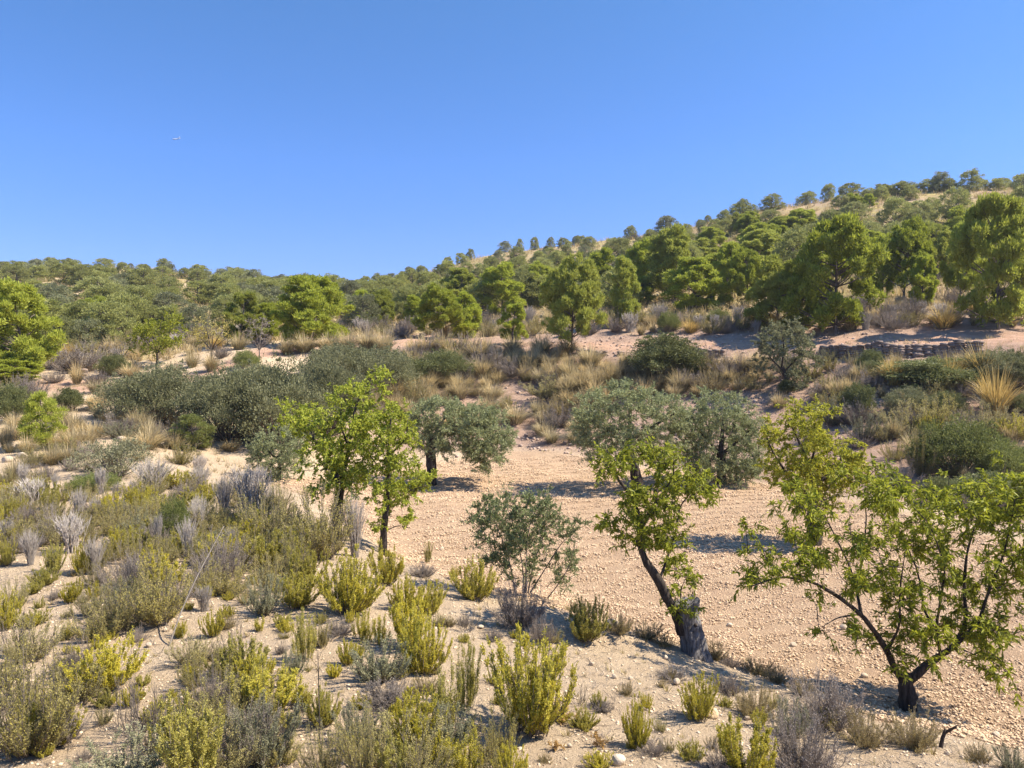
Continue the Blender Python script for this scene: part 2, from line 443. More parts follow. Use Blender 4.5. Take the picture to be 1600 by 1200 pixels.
def ground_mat():
    m, n, out = new_mat('sandy_earth')
    g = node(n, 'ShaderNodeNewGeometry')
    def nz(sc, det=6, rg=.6):
        o = node(n, 'ShaderNodeTexNoise'); o.inputs['Scale'].default_value = sc; o.inputs['Detail'].default_value = det; o.inputs['Roughness'].default_value = rg
        n.links.new(g.outputs['Position'], o.inputs[0])
        return o.outputs[0]
    def ramp(s, a, b):
        mr = node(n, 'ShaderNodeMapRange', interpolation_type='SMOOTHSTEP'); mr.inputs[1].default_value = a; mr.inputs[2].default_value = b
        n.links.new(s, mr.inputs[0]); return mr.outputs[0]
    def at(nm):
        a = node(n, 'ShaderNodeAttribute', attribute_name=nm); return a.outputs['Fac']
    big, mid, fine, tiny = nz(.35), nz(2.2, 8), nz(19, 8, .72), nz(60, 6, .72)
    sand = mixc(n, ramp(mid, .35, .65), (.66, .505, .335), (.59, .44, .285))
    sand = mixc(n, ramp(fine, .56, .72), sand, (.40, .305, .205))
    sand = mixc(n, ramp(tiny, .6, .75), sand, (.62, .51, .37))
    field = mixc(n, ramp(mid, .3, .7), (.57, .40, .25), (.49, .33, .21))
    field = mixc(n, ramp(fine, .52, .7), field, (.42, .275, .16))
    pink = mixc(n, ramp(mid, .3, .7), (.45, .315, .23), (.36, .24, .17))
    pink = mixc(n, ramp(fine, .5, .7), pink, (.34, .22, .15))
    strawc = mixc(n, ramp(mid, .3, .7), (.42, .335, .13), (.30, .245, .10))
    strawc = mixc(n, ramp(big, .45, .65), strawc, (.34, .26, .16))
    track = mixc(n, ramp(mid, .3, .7), (.55, .36, .25), (.46, .28, .18))
    col = mixc(n, at('pink'), sand, pink)
    col = mixc(n, at('straw'), col, strawc)
    col = mixc(n, at('track'), col, track)
    col = mixc(n, at('field'), col, field)
    b = node(n, 'ShaderNodeBsdfPrincipled'); b.inputs['Roughness'].default_value = 1; b.inputs['Specular IOR Level'].default_value = .05
    n.links.new(col, b.inputs['Base Color'])
    ad = node(n, 'ShaderNodeMath', operation='MULTIPLY_ADD'); ad.inputs[1].default_value = .5
    n.links.new(tiny, ad.inputs[0]); n.links.new(fine, ad.inputs[2])
    bp = node(n, 'ShaderNodeBump'); bp.inputs['Strength'].default_value = 1.0; bp.inputs['Distance'].default_value = .11
    n.links.new(ad.outputs[0], bp.inputs['Height']); n.links.new(bp.outputs[0], b.inputs['Normal'])
    n.links.new(b.outputs[0], out.inputs['Surface'])
    return m
M['ground'] = ground_mat()

# ------------------------------------------------------------------ terrain mesh, cut into its named areas
def soft_poly(X, Y, poly, soft):
    """1 inside the outline, fading over `soft` metres, with a ragged edge."""
    jx, jy = fbm(X * 1.3, Y * 1.3, 31, 3) * soft, fbm(X * 1.3, Y * 1.3, 41, 3) * soft
    acc = 0
    offs = [(0, 0), (1, 0), (-1, 0), (0, 1), (0, -1), (.7, .7), (-.7, .7), (.7, -.7), (-.7, -.7)]
    for ox, oy in offs:
        acc = acc + in_poly(X + jx + ox * soft, Y + jy + oy * soft, poly)
    return acc / len(offs)

rows = np.exp(np.linspace(math.log(3.0), math.log(455), 620)) - 8
bcol = np.linspace(-1.55, 1.55, 330)
GX = bcol[None, :] * (rows[:, None] + 8); GY = np.repeat(rows[:, None], len(bcol), 1)
GPX = CX + GX / np.maximum(GY, 2) * F
mfield = soft_poly(GX, GY, FIELD_XY, .16)
GZ = height(GX, GY)
row_phase = np.hypot(GX - 9.0, (GY - 6.0)) * 2 * math.pi / 0.62
GZ = GZ + mfield * ((.012 + .024 * np.clip((GY - 16) / 8, 0, 1)) * np.sin(row_phase + fbm(GX * .5, GY * .5, 5, 2) * 1.5) + .025 * fbm(GX * 5, GY * 5, 8, 2))
GPY = HY - (GZ - ZC) / np.maximum(GY, 2) * F
pink_from = lin(GPX, [(480, 30), (640, 33), (800, 36), (1000, 31.5), (1200, 26.5), (1400, 22), (1600, 19), (2100, 18)])
mpink = np.clip((GY - pink_from) / 2 + fbm(GX * .4, GY * .4, 21, 3) * .3, 0, 1) * np.clip((GPX - 480) / 150, 0, 1)
track_py = lin(GPX, [(-500, 604), (0, 604), (120, 604), (200, 605), (300, 590), (380, 560), (460, 541), (560, 533), (680, 533), (800, 540), (1000, 541), (1200, 539), (1400, 534), (1600, 528), (2100, 528)])
track_hw = lin(GPX, [(-500, 7), (150, 9), (300, 6), (480, 7), (650, 8), (760, 4), (900, 5), (1100, 6), (1600, 6), (2100, 6)])
track_d = np.abs(GPY - track_py + fbm(GX * .6, GY * .6, 77, 3) * 2.5) / track_hw
mtrack = np.clip(1.6 - track_d, 0, 1) * (GY > 36) * (GY < 62)
hill_start = lin(GPX, [(-500, 47), (200, 47), (480, 58), (800, 58), (1000, 53), (1400, 47), (2100, 44)])
mstraw = np.clip((GY - hill_start) / 8, 0, 1) * np.clip(.75 + fbm(GX * .15, GY * .15, 55, 3) * .5, 0, 1)
nr, ncg = GX.shape
vid = np.arange(nr * ncg).reshape(nr, ncg)
quads = np.stack([vid[:-1, :-1], vid[:-1, 1:], vid[1:, 1:], vid[1:, :-1]], -1).reshape(-1, 4)
fa = lambda a: a.ravel()[quads].mean(1)
isf = fa(mfield) > .5
ist = (fa(mtrack) > .5) & ~isf
ish = (fa(GY) > fa(hill_start)) & ~isf & ~ist
VV = np.stack([GX, GY, GZ], -1).reshape(-1, 3)

def area(name, sel):
    q = quads[sel]
    used = np.unique(q)
    rm = np.full(len(VV), -1); rm[used] = np.arange(len(used))
    me = MB().add(VV[used], rm[q]).mesh(name, [M['ground']], smooth=True)
    for nm, arr in (('field', mfield), ('pink', mpink), ('straw', mstraw), ('track', mtrack)):
        a = me.attributes.new(nm, 'FLOAT', 'POINT')
        a.data.foreach_set('value', arr.ravel()[used].astype(np.float32))
    o = bpy.data.objects.new(name, me); COL.objects.link(o)
    o['kind'] = 'structure'
    return o
area('ground', ~isf & ~ist & ~ish)
area('ploughed_field', isf)
area('dirt_track', ist)
area('hill', ish)

# ------------------------------------------------------------------ things
THINGS = []
def tag(o, label, cat, group=None):
    if label: o['label'] = label
    o['category'] = cat
    if group: o['group'] = group

def thing(name, loc, label, cat, group=None):
    o = bpy.data.objects.new(name, None); COL.objects.link(o)
    o.location = loc; o.empty_display_size = .2
    tag(o, label, cat, group)
    return o

def child(name, me, parent):
    o = bpy.data.objects.new(name, me); COL.objects.link(o); o.parent = parent
    return o

class Tmpl:
    """One plant of a kind: its parts as meshes of unit height, and the same joined for far copies."""
    def __init__(self, parts, name):
        allv = np.concatenate([b.verts() for _, b, _, _ in parts])
        self.h = np.percentile(allv[:, 2], 99.3)
        self.w = 2 * np.percentile(np.hypot(allv[:, 0], allv[:, 1]), 97)
        self.parts = [(n, b.mesh(n, mats, sm)) for n, b, mats, sm in parts]
        joined = MB(); mats = []
        for n, b, ms, sm in parts:
            joined.merge(b, len(mats)); mats += ms
        self.joined = joined.mesh(name, mats)

PEND = []        # things that still need a label of their own: (object, noun, px, py, metres high)
def place(name, t, px, py, w, h, label, cat, group, noun=None, rot=None, whole=False, sink=.01):
    p = hit(px, py)
    s = h / F * p[1] / t.h
    sx = w / F * p[1] / t.w * (.92 if 'pine' in name else 1.18)
    p[2] -= sink
    if whole:
        o = bpy.data.objects.new(name, t.joined); COL.objects.link(o)
        o.location = p
        tag(o, label, cat, group)
    else:
        o = thing(name, p, label, cat, group)
        for n, me in t.parts:
            child(n, me, o)
    o.scale = (sx, sx, s)
    o.rotation_euler = (0, 0, random.uniform(0, 6.28) if rot is None else rot)
    if noun:
        PEND.append((o, noun, px, py, h / F * p[1]))
    return o

# --- shrub generators (unit height)
def stem_paths(r, n, spread, m=6, low=.55, base=.2, bow=.5):
    az = r.uniform(0, 6.283, n); u = np.sqrt(r.uniform(0, 1, n))
    rad = spread * u
    ht = (1 - (1 - low) * u ** 2) * r.uniform(.8, 1.02, n)
    d = np.stack([np.cos(az), np.sin(az)], -1)
    t = np.linspace(0, 1, m)[None, :, None]
    b = r.uniform(0, base, n)[:, None, None]
    horiz = d[:, None] * (b + (rad[:, None, None] - b) * (t * (1 - bow) + t ** 2 * bow))
    bz = -.25 if bow > 0 else .3
    z = ht[:, None, None] * (t * (1 - bz) + bz * t ** 2)
    pth = np.concatenate([horiz, z], -1)
    wob = r.normal(0, .018, (n, m, 3)); wob[:, 0] = 0
    return pth + np.cumsum(wob, 1) * .7

def along(paths, idx, t):
    m = paths.shape[1]
    f = np.clip(t * (m - 1), 0, m - 1.001); i = f.astype(int); u = (f - i)[:, None]
    p = paths[idx, i] * (1 - u) + paths[idx, i + 1] * u
    d = norm(paths[idx, i + 1] - paths[idx, i])
    return p, d

def shrub(seed, nst, spread, nbr, nleaf, L, Wd, leafmat, stemmat, low=.55, brlen=(.12, .26), up=.8, frm=.25, stem_r=.008, clump=True, name='shrub', bow=-.55, leafup=.7, fluff=.022):
    r = np.random.default_rng(seed)
    st = stem_paths(r, nst, spread, low=low, bow=bow)
    if clump:                                          # a lopsided plant, some stems short
        k = fbm(st[:, -1, 0] * 3 + seed, st[:, -1, 1] * 3, seed, 2)
        st = st * (1 + .22 * k)[:, None, None]
        st = st * np.where(r.uniform(size=nst) < .4, r.uniform(.35, .8, nst), 1)[:, None, None]
    S, Lf = MB(), MB()
    m = st.shape[1]
    tubes(S, st, np.broadcast_to(stem_r * np.linspace(1, .3, m), (nst, m)), 4)
    nb = nst * nbr
    idx = r.integers(0, nst, nb); t = r.uniform(frm, .98, nb)
    p, d = along(st, idx, t)
    out = p * np.array([1, 1, 0]); out = norm(out + 1e-6)
    dd = norm(d * .8 + rdir(nb, r) * .55 + np.array([0, 0, up]) + out * .25)
    ln = r.uniform(*brlen, nb)[:, None] * (1.1 - .4 * t[:, None])
    mid = p + dd * ln * .5 + rdir(nb, r) * ln * .06
    br = np.stack([p, mid, p + dd * ln + np.array([0, 0, 1]) * ln * .12], 1)
    tubes(S, br, np.broadcast_to(stem_r * np.array([.45, .35, .2]), (nb, 3)), 3)
    nl = nb * nleaf
    if nl:
        i2 = r.integers(0, nb, nl); t2 = r.uniform(.1, 1.0, nl)
        q, d2 = along(br, i2, t2)
        ld = norm(d2 * leafup + rdir(nl, r) * .8)
        q = q + rdir(nl, r) * fluff * r.uniform(0, 1, (nl, 1))
        cards(Lf, q, ld, L * r.uniform(.6, 1.3, nl), Wd * r.uniform(.7, 1.2, nl), r)
    parts = [('stems', S, [stemmat], False)]
    if nl: parts.append(('foliage', Lf, [leafmat], False))
    return Tmpl(parts, name)

def broom(seed, n, spread, stemmat, name='grey_broom', r0=.008, low=.8):
    r = np.random.default_rng(seed)
    S, T2 = MB(), MB()
    st = stem_paths(r, n, spread, m=6, low=low, base=.12, bow=.15)
    tubes(S, st, np.broadcast_to(r0 * np.array([1, .9, .8, .6, .45, .25]), (n, 6)), 3)
    nb = n * 7
    idx = r.integers(0, n, nb); t = r.uniform(.3, .95, nb)
    p, d = along(st, idx, t)
    dd = norm(d + rdir(nb, r) * .35 + np.array([0, 0, .3])); ln = r.uniform(.1, .28, nb)[:, None]
    tubes(T2, np.stack([p, p + dd * ln * .5, p + dd * ln + rdir(nb, r) * .02], 1), np.broadcast_to(r0 * np.array([.6, .5, .2]), (nb, 3)), 3)
    return Tmpl([('stems', S, [stemmat], False), ('twigs', T2, [stemmat], False)], name)

def tussock(seed, n, ngreen, nseed, spread, top, green, name='grass_tussock', droop=.35):
    r = np.random.default_rng(seed)
    parts = []
    for nm, cnt, hmul, sp, dr, mat, wd in (('dry_blades', n, 1.0, spread, droop, top, .013), ('green_blades', ngreen, .72, spread * 1.05, droop * 1.3, green, .013), ('seed_stems', nseed, 1.28, spread * .6, .04, top, .011)):
        if not cnt: continue
        B = MB()
        az = r.uniform(0, 6.283, cnt); u = np.sqrt(r.uniform(0, 1, cnt))
        d = np.stack([np.cos(az), np.sin(az), np.zeros(cnt)], -1)
        b0 = d * (.16 * np.sqrt(r.uniform(0, 1, cnt)))[:, None]
        H = hmul * r.uniform(.6, 1.0, cnt)[:, None]
        tip = b0 + d * (sp * u)[:, None] + np.array([0, 0, 1]) * H * (1 - dr * u[:, None] ** 1.5)
        ctl = b0 + d * (sp * u)[:, None] * .3 + np.array([0, 0, 1]) * H * .68
        side = norm(np.cross(d + rdir(cnt, r) * .6, np.array([0, 0, 1.0]))) * wd * .5
        pts = []
        for t in (0, .35, .7):
            c = (1 - t) ** 2 * b0 + 2 * t * (1 - t) * ctl + t * t * tip
            k = 1 - .4 * t
            pts += [c - side * k, c + side * k]
        V = np.stack(pts + [tip], 1)
        base = np.arange(cnt)[:, None] * 7
        B.ch.append((V.reshape(-1, 3), np.concatenate([base + [[0, 1, 3, 2]], base + [[2, 3, 5, 4]]]), 0)); B.n = cnt * 7
        B.ch.append((np.zeros((0, 3)), base + np.array([[4, 5, 6]]), 0))
        parts.append((nm, B, [mat], False))
    return Tmpl(parts, name)

def crown_cards(mb, r, centres, radii, per, L, Wd, flat=.7, up=.35, shell=.5):
    n = len(centres)
    k = n * per
    i = np.repeat(np.arange(n), per)
    d = rdir(k, r)
    d[:, 2] = np.where(r.uniform(size=k) < .45, np.abs(d[:, 2]), d[:, 2])
    rr = radii[i][:, None] * (shell + (1 - shell) * r.uniform(0, 1, (k, 1))) * (1 + .3 * r.normal(size=(k, 1)))
    pos = centres[i] + d * rr * np.array([1, 1, flat])
    dirn = norm(d * .9 + rdir(k, r) * .6 + np.array([0, 0, up]))
    cards(mb, pos, dirn, L * r.uniform(.6, 1.3, k), Wd * r.uniform(.7, 1.3, k), r)

def pine(seed, width, lowest, ncl, per, L, Wd, leafmat, trunk_r=.022, top_flat=.5, name='pine_tree', lean=.05, open_=.0, flat=.85, dome=False, tufts_=0):
    r = np.random.default_rng(seed)
    T, C = MB(), MB()
    ln = r.normal(0, lean, 2)
    tr = np.array([[0, 0, -.02], [ln[0] * .2, ln[1] * .2, .3], [ln[0] * .7, ln[1] * .7, .62], [ln[0], ln[1], .92]])
    bark_tube(T, tr, trunk_r, trunk_r * .25, r, k=7, sub=4, rough=.1)
    cs, rs = [], []
    lob = r.uniform(0, 6.28, 3)
    while len(cs) < ncl:
        z = r.uniform(lowest, .96)
        f = (z - lowest) / (.96 - lowest)
        prof_ = (math.sin(math.pi * min(1, max(0, f * .86 + .12))) ** .65)
        if dome: prof_ = math.sqrt(max(.05, 1 - (max(0, f - .18) / .86) ** 2.2)) * (1 if f > .12 else .8)
        R = width * .5 * prof_
        az = r.uniform(0, 6.283)
        R *= 1 + .13 * math.sin(az * 2 + lob[0] + z * 4) + .09 * math.sin(az * 3 + lob[1] - z * 6)
        rad = R * math.sqrt(r.uniform(.2, 1))
        if r.uniform() < open_: continue
        cs.append((ln[0] * z + math.cos(az) * rad, ln[1] * z + math.sin(az) * rad, z + r.normal(0, .02)))
        rs.append((r.uniform(.038, .078) if tufts_ else r.uniform(.04, .085)) * (.8 + .5 * width))
    cs, rs = np.array(cs), np.array(rs)
    if tufts_:                                         # each lobe of the crown is itself made of needle tufts
        i = np.repeat(np.arange(ncl), tufts_); k = len(i)
        d = rdir(k, r); d[:, 2] = np.where(r.uniform(size=k) < .5, np.abs(d[:, 2]), d[:, 2])
        tc = cs[i] + d * rs[i][:, None] * r.uniform(.75, 1.08, (k, 1)) * np.array([1, 1, .8])
        crown_cards(C, r, tc, r.uniform(.014, .03, k) * (.8 + .5 * width), per, L, Wd, flat=1, up=.6, shell=.2)
    else:
        crown_cards(C, r, cs, rs, per, L, Wd, flat=flat, up=.6, shell=.5)
    sel = r.permutation(ncl)[:min(90, max(8, ncl // 2))]
    t0 = np.clip(cs[sel, 2] - r.uniform(.05, .2, len(sel)) - .1 * np.hypot(cs[sel, 0], cs[sel, 1]), .08, .9)
    st = np.stack([np.interp(t0, tr[:, 2], tr[:, i]) for i in range(3)], -1)
    md = (st + cs[sel]) / 2 + np.array([0, 0, -.02])
    tubes(T, np.stack([st, md, cs[sel]], 1), np.broadcast_to(trunk_r * np.array([.38, .25, .12]), (len(sel), 3)), 4)
    return Tmpl([('trunk', T, [M['pinebark']], True), ('crown', C, [leafmat], False)], name)

def bush(seed, ncl, per, width, L, Wd, leafmat, name='evergreen_bush', cr=(.14, .24)):
    r = np.random.default_rng(seed)
    S, C = MB(), MB()
    az = r.uniform(0, 6.283, ncl); u = np.sqrt(r.uniform(0, 1, ncl))
    lob = r.uniform(0, 6.28, 2)
    R = width * .42 * u * (1 + .2 * np.sin(az * 2 + lob[0]) + .12 * np.sin(az * 3 + lob[1]))
    zt = .86 * np.sqrt(np.maximum(0, 1 - (u * .93) ** 2.2))
    z = np.maximum(.1, zt * r.uniform(.25, 1, ncl) ** .6) + r.normal(0, .03, ncl)
    cs = np.stack([np.cos(az) * R, np.sin(az) * R, z], -1)
    rs = r.uniform(*cr, ncl) * (.6 + .4 * width)
    crown_cards(C, r, cs, rs, per, L, Wd, flat=.7, up=.3, shell=.4)
    i = r.integers(0, ncl, ncl * 3); d = rdir(len(i), r); d[:, 2] = np.abs(d[:, 2])     # loose shoots breaking the outline
    crown_cards(C, r, cs[i] + d * rs[i][:, None] * r.uniform(.85, 1.35, (len(i), 1)) * np.array([1, 1, .8]), r.uniform(.025, .07, len(i)), max(20, per // 8), L, Wd, flat=1.3, up=.8, shell=.1)
    b0 = cs * np.array([.12, .12, 0])
    tubes(S, np.stack([b0, (b0 + cs) / 2 + np.array([0, 0, -.03]), cs], 1), np.broadcast_to(np.array([.016, .01, .004]), (ncl, 3)), 4)
    return Tmpl([('stems', S, [M['twig']], False), ('foliage', C, [leafmat], False)], name)

# ------------------------------------------------------------------ trees grown on hand-set limbs
def grow(base, limbs, blobs, seed, leafmat, L, Wd, nleaf, density, depth, barkmat, name, label, cat, group=None, twig_r=.006, droop=.35, lance=True, extra=None, limb_k=9, up=.25, twig_len=1.6, leaf_from=.08, shoot=.26):
    """limbs: [(pixels, r0, r1, depth drift)], blobs: leaf masses (px, py, radius px) of the crown seen from the camera; each gets its real depth."""
    r = np.random.default_rng(seed)
    Y0 = base[1]
    root = thing(name, base, label, cat, group)
    T = MB(); nodes = []
    for pix, r0, r1, dy in limbs:
        k = len(pix)
        dys = np.linspace(0, 1, k) * (dy[1] - dy[0]) + dy[0]
        pts = np.array([P(x, y, Y0 + dd) for (x, y), dd in zip(pix, dys)]) - base
        bark_tube(T, pts, r0 * (1 if r0 > .08 else .8), r1 * .8, r, k=limb_k, sub=5, rough=.15)
        s = np.linspace(0, k - 1, k * 6)
        nodes.append(np.stack([np.interp(s, np.arange(k), pts[:, i]) for i in range(3)], -1)[6 if r0 > .05 else 0:])
    nodes = np.concatenate(nodes)
    bl = np.array(blobs, float)
    x0, x1 = (bl[:, 0] - bl[:, 2]).min(), (bl[:, 0] + bl[:, 2]).max()
    tg = []
    for bx, by, br in bl:
        R = br / F * Y0
        n = max(3, int(density * R * R + .5))
        e = math.sqrt(max(.08, 1 - ((bx - (x0 + x1) / 2) / ((x1 - x0) / 2)) ** 2))
        a = r.uniform(0, 6.283, n); q = np.sqrt(r.uniform(0, 1, n)) * br
        dyy = r.uniform(-1, 1, n) * depth * e
        for j in range(n):
            tg.append(P(bx + math.cos(a[j]) * q[j], by + math.sin(a[j]) * q[j], Y0) * 1.0 - base + np.array([0, dyy[j], 0]))
    tg = np.array(tg)
    d0 = np.array([np.min(np.linalg.norm(nodes - t, axis=1)) for t in tg])
    tg = tg[np.argsort(d0)]
    paths = []
    for t in tg:
        dv = nodes - t
        dist = np.linalg.norm(dv, axis=1) + np.maximum(0, dv[:, 2]) * .6
        a = nodes[np.argmin(dist)]
        dlt = t - a
        ln = np.linalg.norm(dlt)
        c1 = a + dlt * .4 + np.array([0, 0, 1]) * ln * .12 + r.normal(0, .05, 3) * ln
        c2 = a + dlt * .75 + np.array([0, 0, 1]) * ln * .12
        tipx = t + np.array([0, 0, -1]) * ln * .02
        paths.append(np.stack([a, c1, c2, tipx]))
        nodes = np.concatenate([nodes, paths[-1][1:]])
    paths = np.array(paths)
    n = len(paths)
    lens = np.linalg.norm(paths[:, -1] - paths[:, 0], axis=1)
    rr = np.clip(twig_r * (.5 + lens * twig_len), twig_r * .4, twig_r * 3)[:, None] * np.array([1, .75, .5, .25])
    tubes(T, paths, rr, 4)
    ns = n * 3                                          # side shoots that carry the leaves
    i = r.integers(0, n, ns)
    p, d = along(paths, i, r.uniform(.1, 1, ns))
    dd = norm(d * .5 + rdir(ns, r) * .9 + np.array([0, 0, up + .25]))
    sl_ = shoot * r.uniform(.45, 1.15, ns)[:, None]
    shoots = np.stack([p, p + dd * sl_ * .5 + rdir(ns, r) * sl_ * .06, p + dd * sl_ + np.array([0, 0, -.12]) * sl_], 1)
    tubes(T, shoots, np.broadcast_to(twig_r * np.array([.55, .42, .2]), (ns, 3)), 3)
    C = MB()
    nl = n * nleaf
    i = r.integers(0, ns, nl); t = r.uniform(leaf_from, 1.0, nl)
    q, d = along(shoots, i, t)
    q = q + rdir(nl, r) * L * .2 * r.uniform(0, 1, (nl, 1))
    ld = norm(d * .55 + rdir(nl, r) * .8 + np.array([0, 0, up - droop]))
    (lances if lance else cards)(C, q, ld, L * r.uniform(.6, 1.2, nl), Wd * r.uniform(.75, 1.15, nl), r)
    tr = child('trunk', T.mesh('trunk', [barkmat], True), root)
    child('crown', C.mesh('crown', [leafmat]), root)
    if extra: extra(root, r, tr)
    return root

def zt(ox, oy, sc):
    """Coordinates measured on an enlarged piece of the photograph -> photo pixels."""
    return lambda pts: [tuple([p[0] / sc + ox, p[1] / sc + oy] + [v / sc for v in p[2:]]) for p in pts]

# right-hand almond
z = zt(1150, 640, 2.5)
b1 = hit(1417, 1108)
L1 = lambda pts, r0, r1, dy: (z(pts), r0, r1, dy)
grow(b1, [
    L1([(672, 1180), (668, 1110), (664, 1055), (662, 1030)], .125, .08, (0, 0)),
    L1([(655, 1065), (620, 1010), (590, 940), (545, 870), (490, 800), (400, 730), (300, 672), (180, 650), (60, 690)], .062, .008, (0, -.3)),
    L1([(490, 800), (470, 700), (440, 600), (380, 480), (330, 380)], .026, .006, (-.1, .5)),
    L1([(490, 800), (400, 810), (335, 850)], .016, .005, (-.1, -.5)),
    L1([(470, 700), (500, 560), (510, 420), (500, 330)], .02, .005, (.05, .9)),
    L1([(590, 940), (640, 850), (640, 700), (660, 560)], .024, .006, (0, -.7)),
    L1([(670, 1065), (740, 1000), (800, 960), (860, 920), (900, 830), (890, 700), (900, 560), (950, 400)], .07, .008, (0, .3)),
    L1([(800, 960), (780, 860), (800, 740), (820, 620), (760, 450), (690, 380)], .024, .006, (0, -.6)),
    L1([(790, 880), (735, 790), (720, 680), (700, 600), (620, 470), (610, 330)], .022, .006, (0, .8)),
    L1([(860, 920), (950, 830), (990, 700), (1050, 560), (1090, 350)], .032, .006, (.05, -.3)),
    L1([(990, 700), (1060, 690), (1130, 660)], .018, .006, (-.1, .4)),
    L1([(880, 935), (940, 960), (985, 975)], .012, .004, (0, -.2)),
], z([(70, 670, 55), (130, 590, 60), (220, 560, 65), (290, 575, 48), (375, 480, 55), (345, 390, 50), (250, 345, 45), (230, 410, 35), (430, 480, 50), (500, 340, 60), (470, 280, 40), (560, 330, 55), (620, 280, 50), (640, 400, 60), (720, 370, 70), (800, 390, 70), (850, 320, 40), (940, 320, 55), (950, 430, 70), (1050, 440, 75), (1080, 330, 60), (1110, 500, 70), (1125, 270, 60), (1125, 620, 70), (1060, 700, 60), (980, 640, 55), (900, 760, 70), (950, 830, 65), (900, 880, 60), (1000, 760, 60), (860, 540, 60), (800, 560, 50), (660, 560, 55), (640, 650, 55), (640, 730, 60), (740, 720, 40), (640, 820, 60), (700, 890, 55), (640, 930, 55), (650, 985, 35), (550, 970, 30), (370, 830, 40), (350, 870, 25), (500, 720, 30), (520, 640, 35), (420, 640, 50), (820, 900, 50), (970, 972, 35), (80, 480, 30), (780, 640, 40), (330, 640, 50), (400, 560, 50), (1180, 420, 80), (1200, 560, 80)]),
    101, M['almond'], .088, .023, 54, 230, .85, M['bark'], 'almond_tree', 'low spreading almond with a forked black trunk at the near field edge', 'almond tree', 'almond trees on the terrace')

# almond sprouting from an old grey stump
z = zt(900, 660, 3.077)
b2 = hit(1084, 1024)
def stump(root, r, tr):
    S = MB()
    pts = [P(x, y, b2[1]) - b2 for x, y in z([(578, 1150), (565, 1080), (548, 990), (528, 920), (532, 862)])]
    k, sub = 26, 7
    s = np.linspace(0, 4, 4 * sub + 1); pts = np.array(pts)
    ctr = np.stack([np.interp(s, np.arange(5), pts[:, i]) for i in range(3)], -1)
    rad = np.interp(s, [0, .6, 1.2, 2.5, 3.3, 4], [.225, .185, .165, .158, .165, .17])
    a = np.arange(k) * 2 * math.pi / k
    ridge = .07 * np.cos(a * 7 + 1)[None] * np.ones((len(s), 1)) + .05 * np.cos(a * 4 + s[:, None] * .6) + r.normal(0, .035, (len(s), k))
    ring = ctr[:, None] + (rad[:, None] * (1 + ridge))[..., None] * np.stack([np.cos(a), np.sin(a), 0 * a], -1)[None]
    ring[-1, :, 2] += .05 * np.cos(a - .2) + r.normal(0, .015, k)
    m = len(s); idx = np.arange(m * k).reshape(m, k)
    q = np.stack([idx[:-1], np.roll(idx, -1, 1)[:-1], np.roll(idx, -1, 1)[1:], idx[1:]], -1).reshape(-1, 4)
    S.add(ring.reshape(-1, 3), q)
    inner = ring[-1].mean(0) + (ring[-1] - ring[-1].mean(0)) * .55 + np.array([0, 0, -.06])
    S.add(np.concatenate([ring[-1], inner, [inner.mean(0)]]), np.array([(i, (i + 1) % k, k + (i + 1) % k, k + i) for i in range(k)]))
    S.ch.append((np.zeros((0, 3)), np.array([(k + i, k + (i + 1) % k, 2 * k) for i in range(k)]) + S.n - 2 * k - 1, 0))
    st = child('stump', S.mesh('stump', [M['greybark']], True), root)
    st['label'] = 'thick weathered grey stump sawn off at the top'
    K = MB()
    for (hx, hy, hr) in ((575, 975, .026), (535, 985, .02), (510, 1000, .017)):
        c = P(*z([(hx, hy)])[0], b2[1] - .155) - b2
        stones(K, c[None], hr, r, flat=1, jit=.2)
    child('knot_hole', K.mesh('knot_hole', [M['bark']], True), st)
grow(b2, [
    L1([(520, 1010), (490, 930), (440, 850), (400, 760), (330, 660), (300, 570), (320, 490), (270, 360), (200, 270), (140, 200)], .085, .010, (-.02, -.2)),
    L1([(318, 500), (380, 400), (400, 250), (360, 140)], .034, .006, (-.1, .2)),
    L1([(400, 760), (440, 650), (480, 520), (500, 400), (560, 330), (640, 330)], .022, .006, (-.05, .35)),
    L1([(380, 400), (470, 260), (470, 160)], .02, .005, (0, -.3)),
    L1([(500, 880), (505, 800), (530, 740)], .011, .004, (0, .05)),
    L1([(300, 570), (250, 540), (150, 490)], .012, .004, (-.1, -.1)),
], z([(140, 190, 45), (180, 235, 50), (250, 190, 45), (350, 125, 32), (450, 170, 55), (380, 220, 65), (300, 320, 70), (420, 330, 80), (520, 300, 65), (600, 320, 55), (650, 350, 35), (570, 390, 45), (450, 430, 70), (320, 420, 60), (250, 500, 55), (210, 570, 35), (360, 530, 65), (470, 530, 50), (470, 620, 32), (330, 600, 30), (470, 720, 35), (520, 760, 45), (560, 750, 35), (490, 870, 28), (590, 260, 35), (150, 490, 20), (230, 420, 35), (120, 230, 35)]),
    102, M['almond'], .076, .023, 60, 260, .55, M['bark'], 'almond_tree', 'crooked almond sprouting sideways from a thick grey sawn-off stump', 'almond tree', 'almond trees on the terrace', extra=stump)

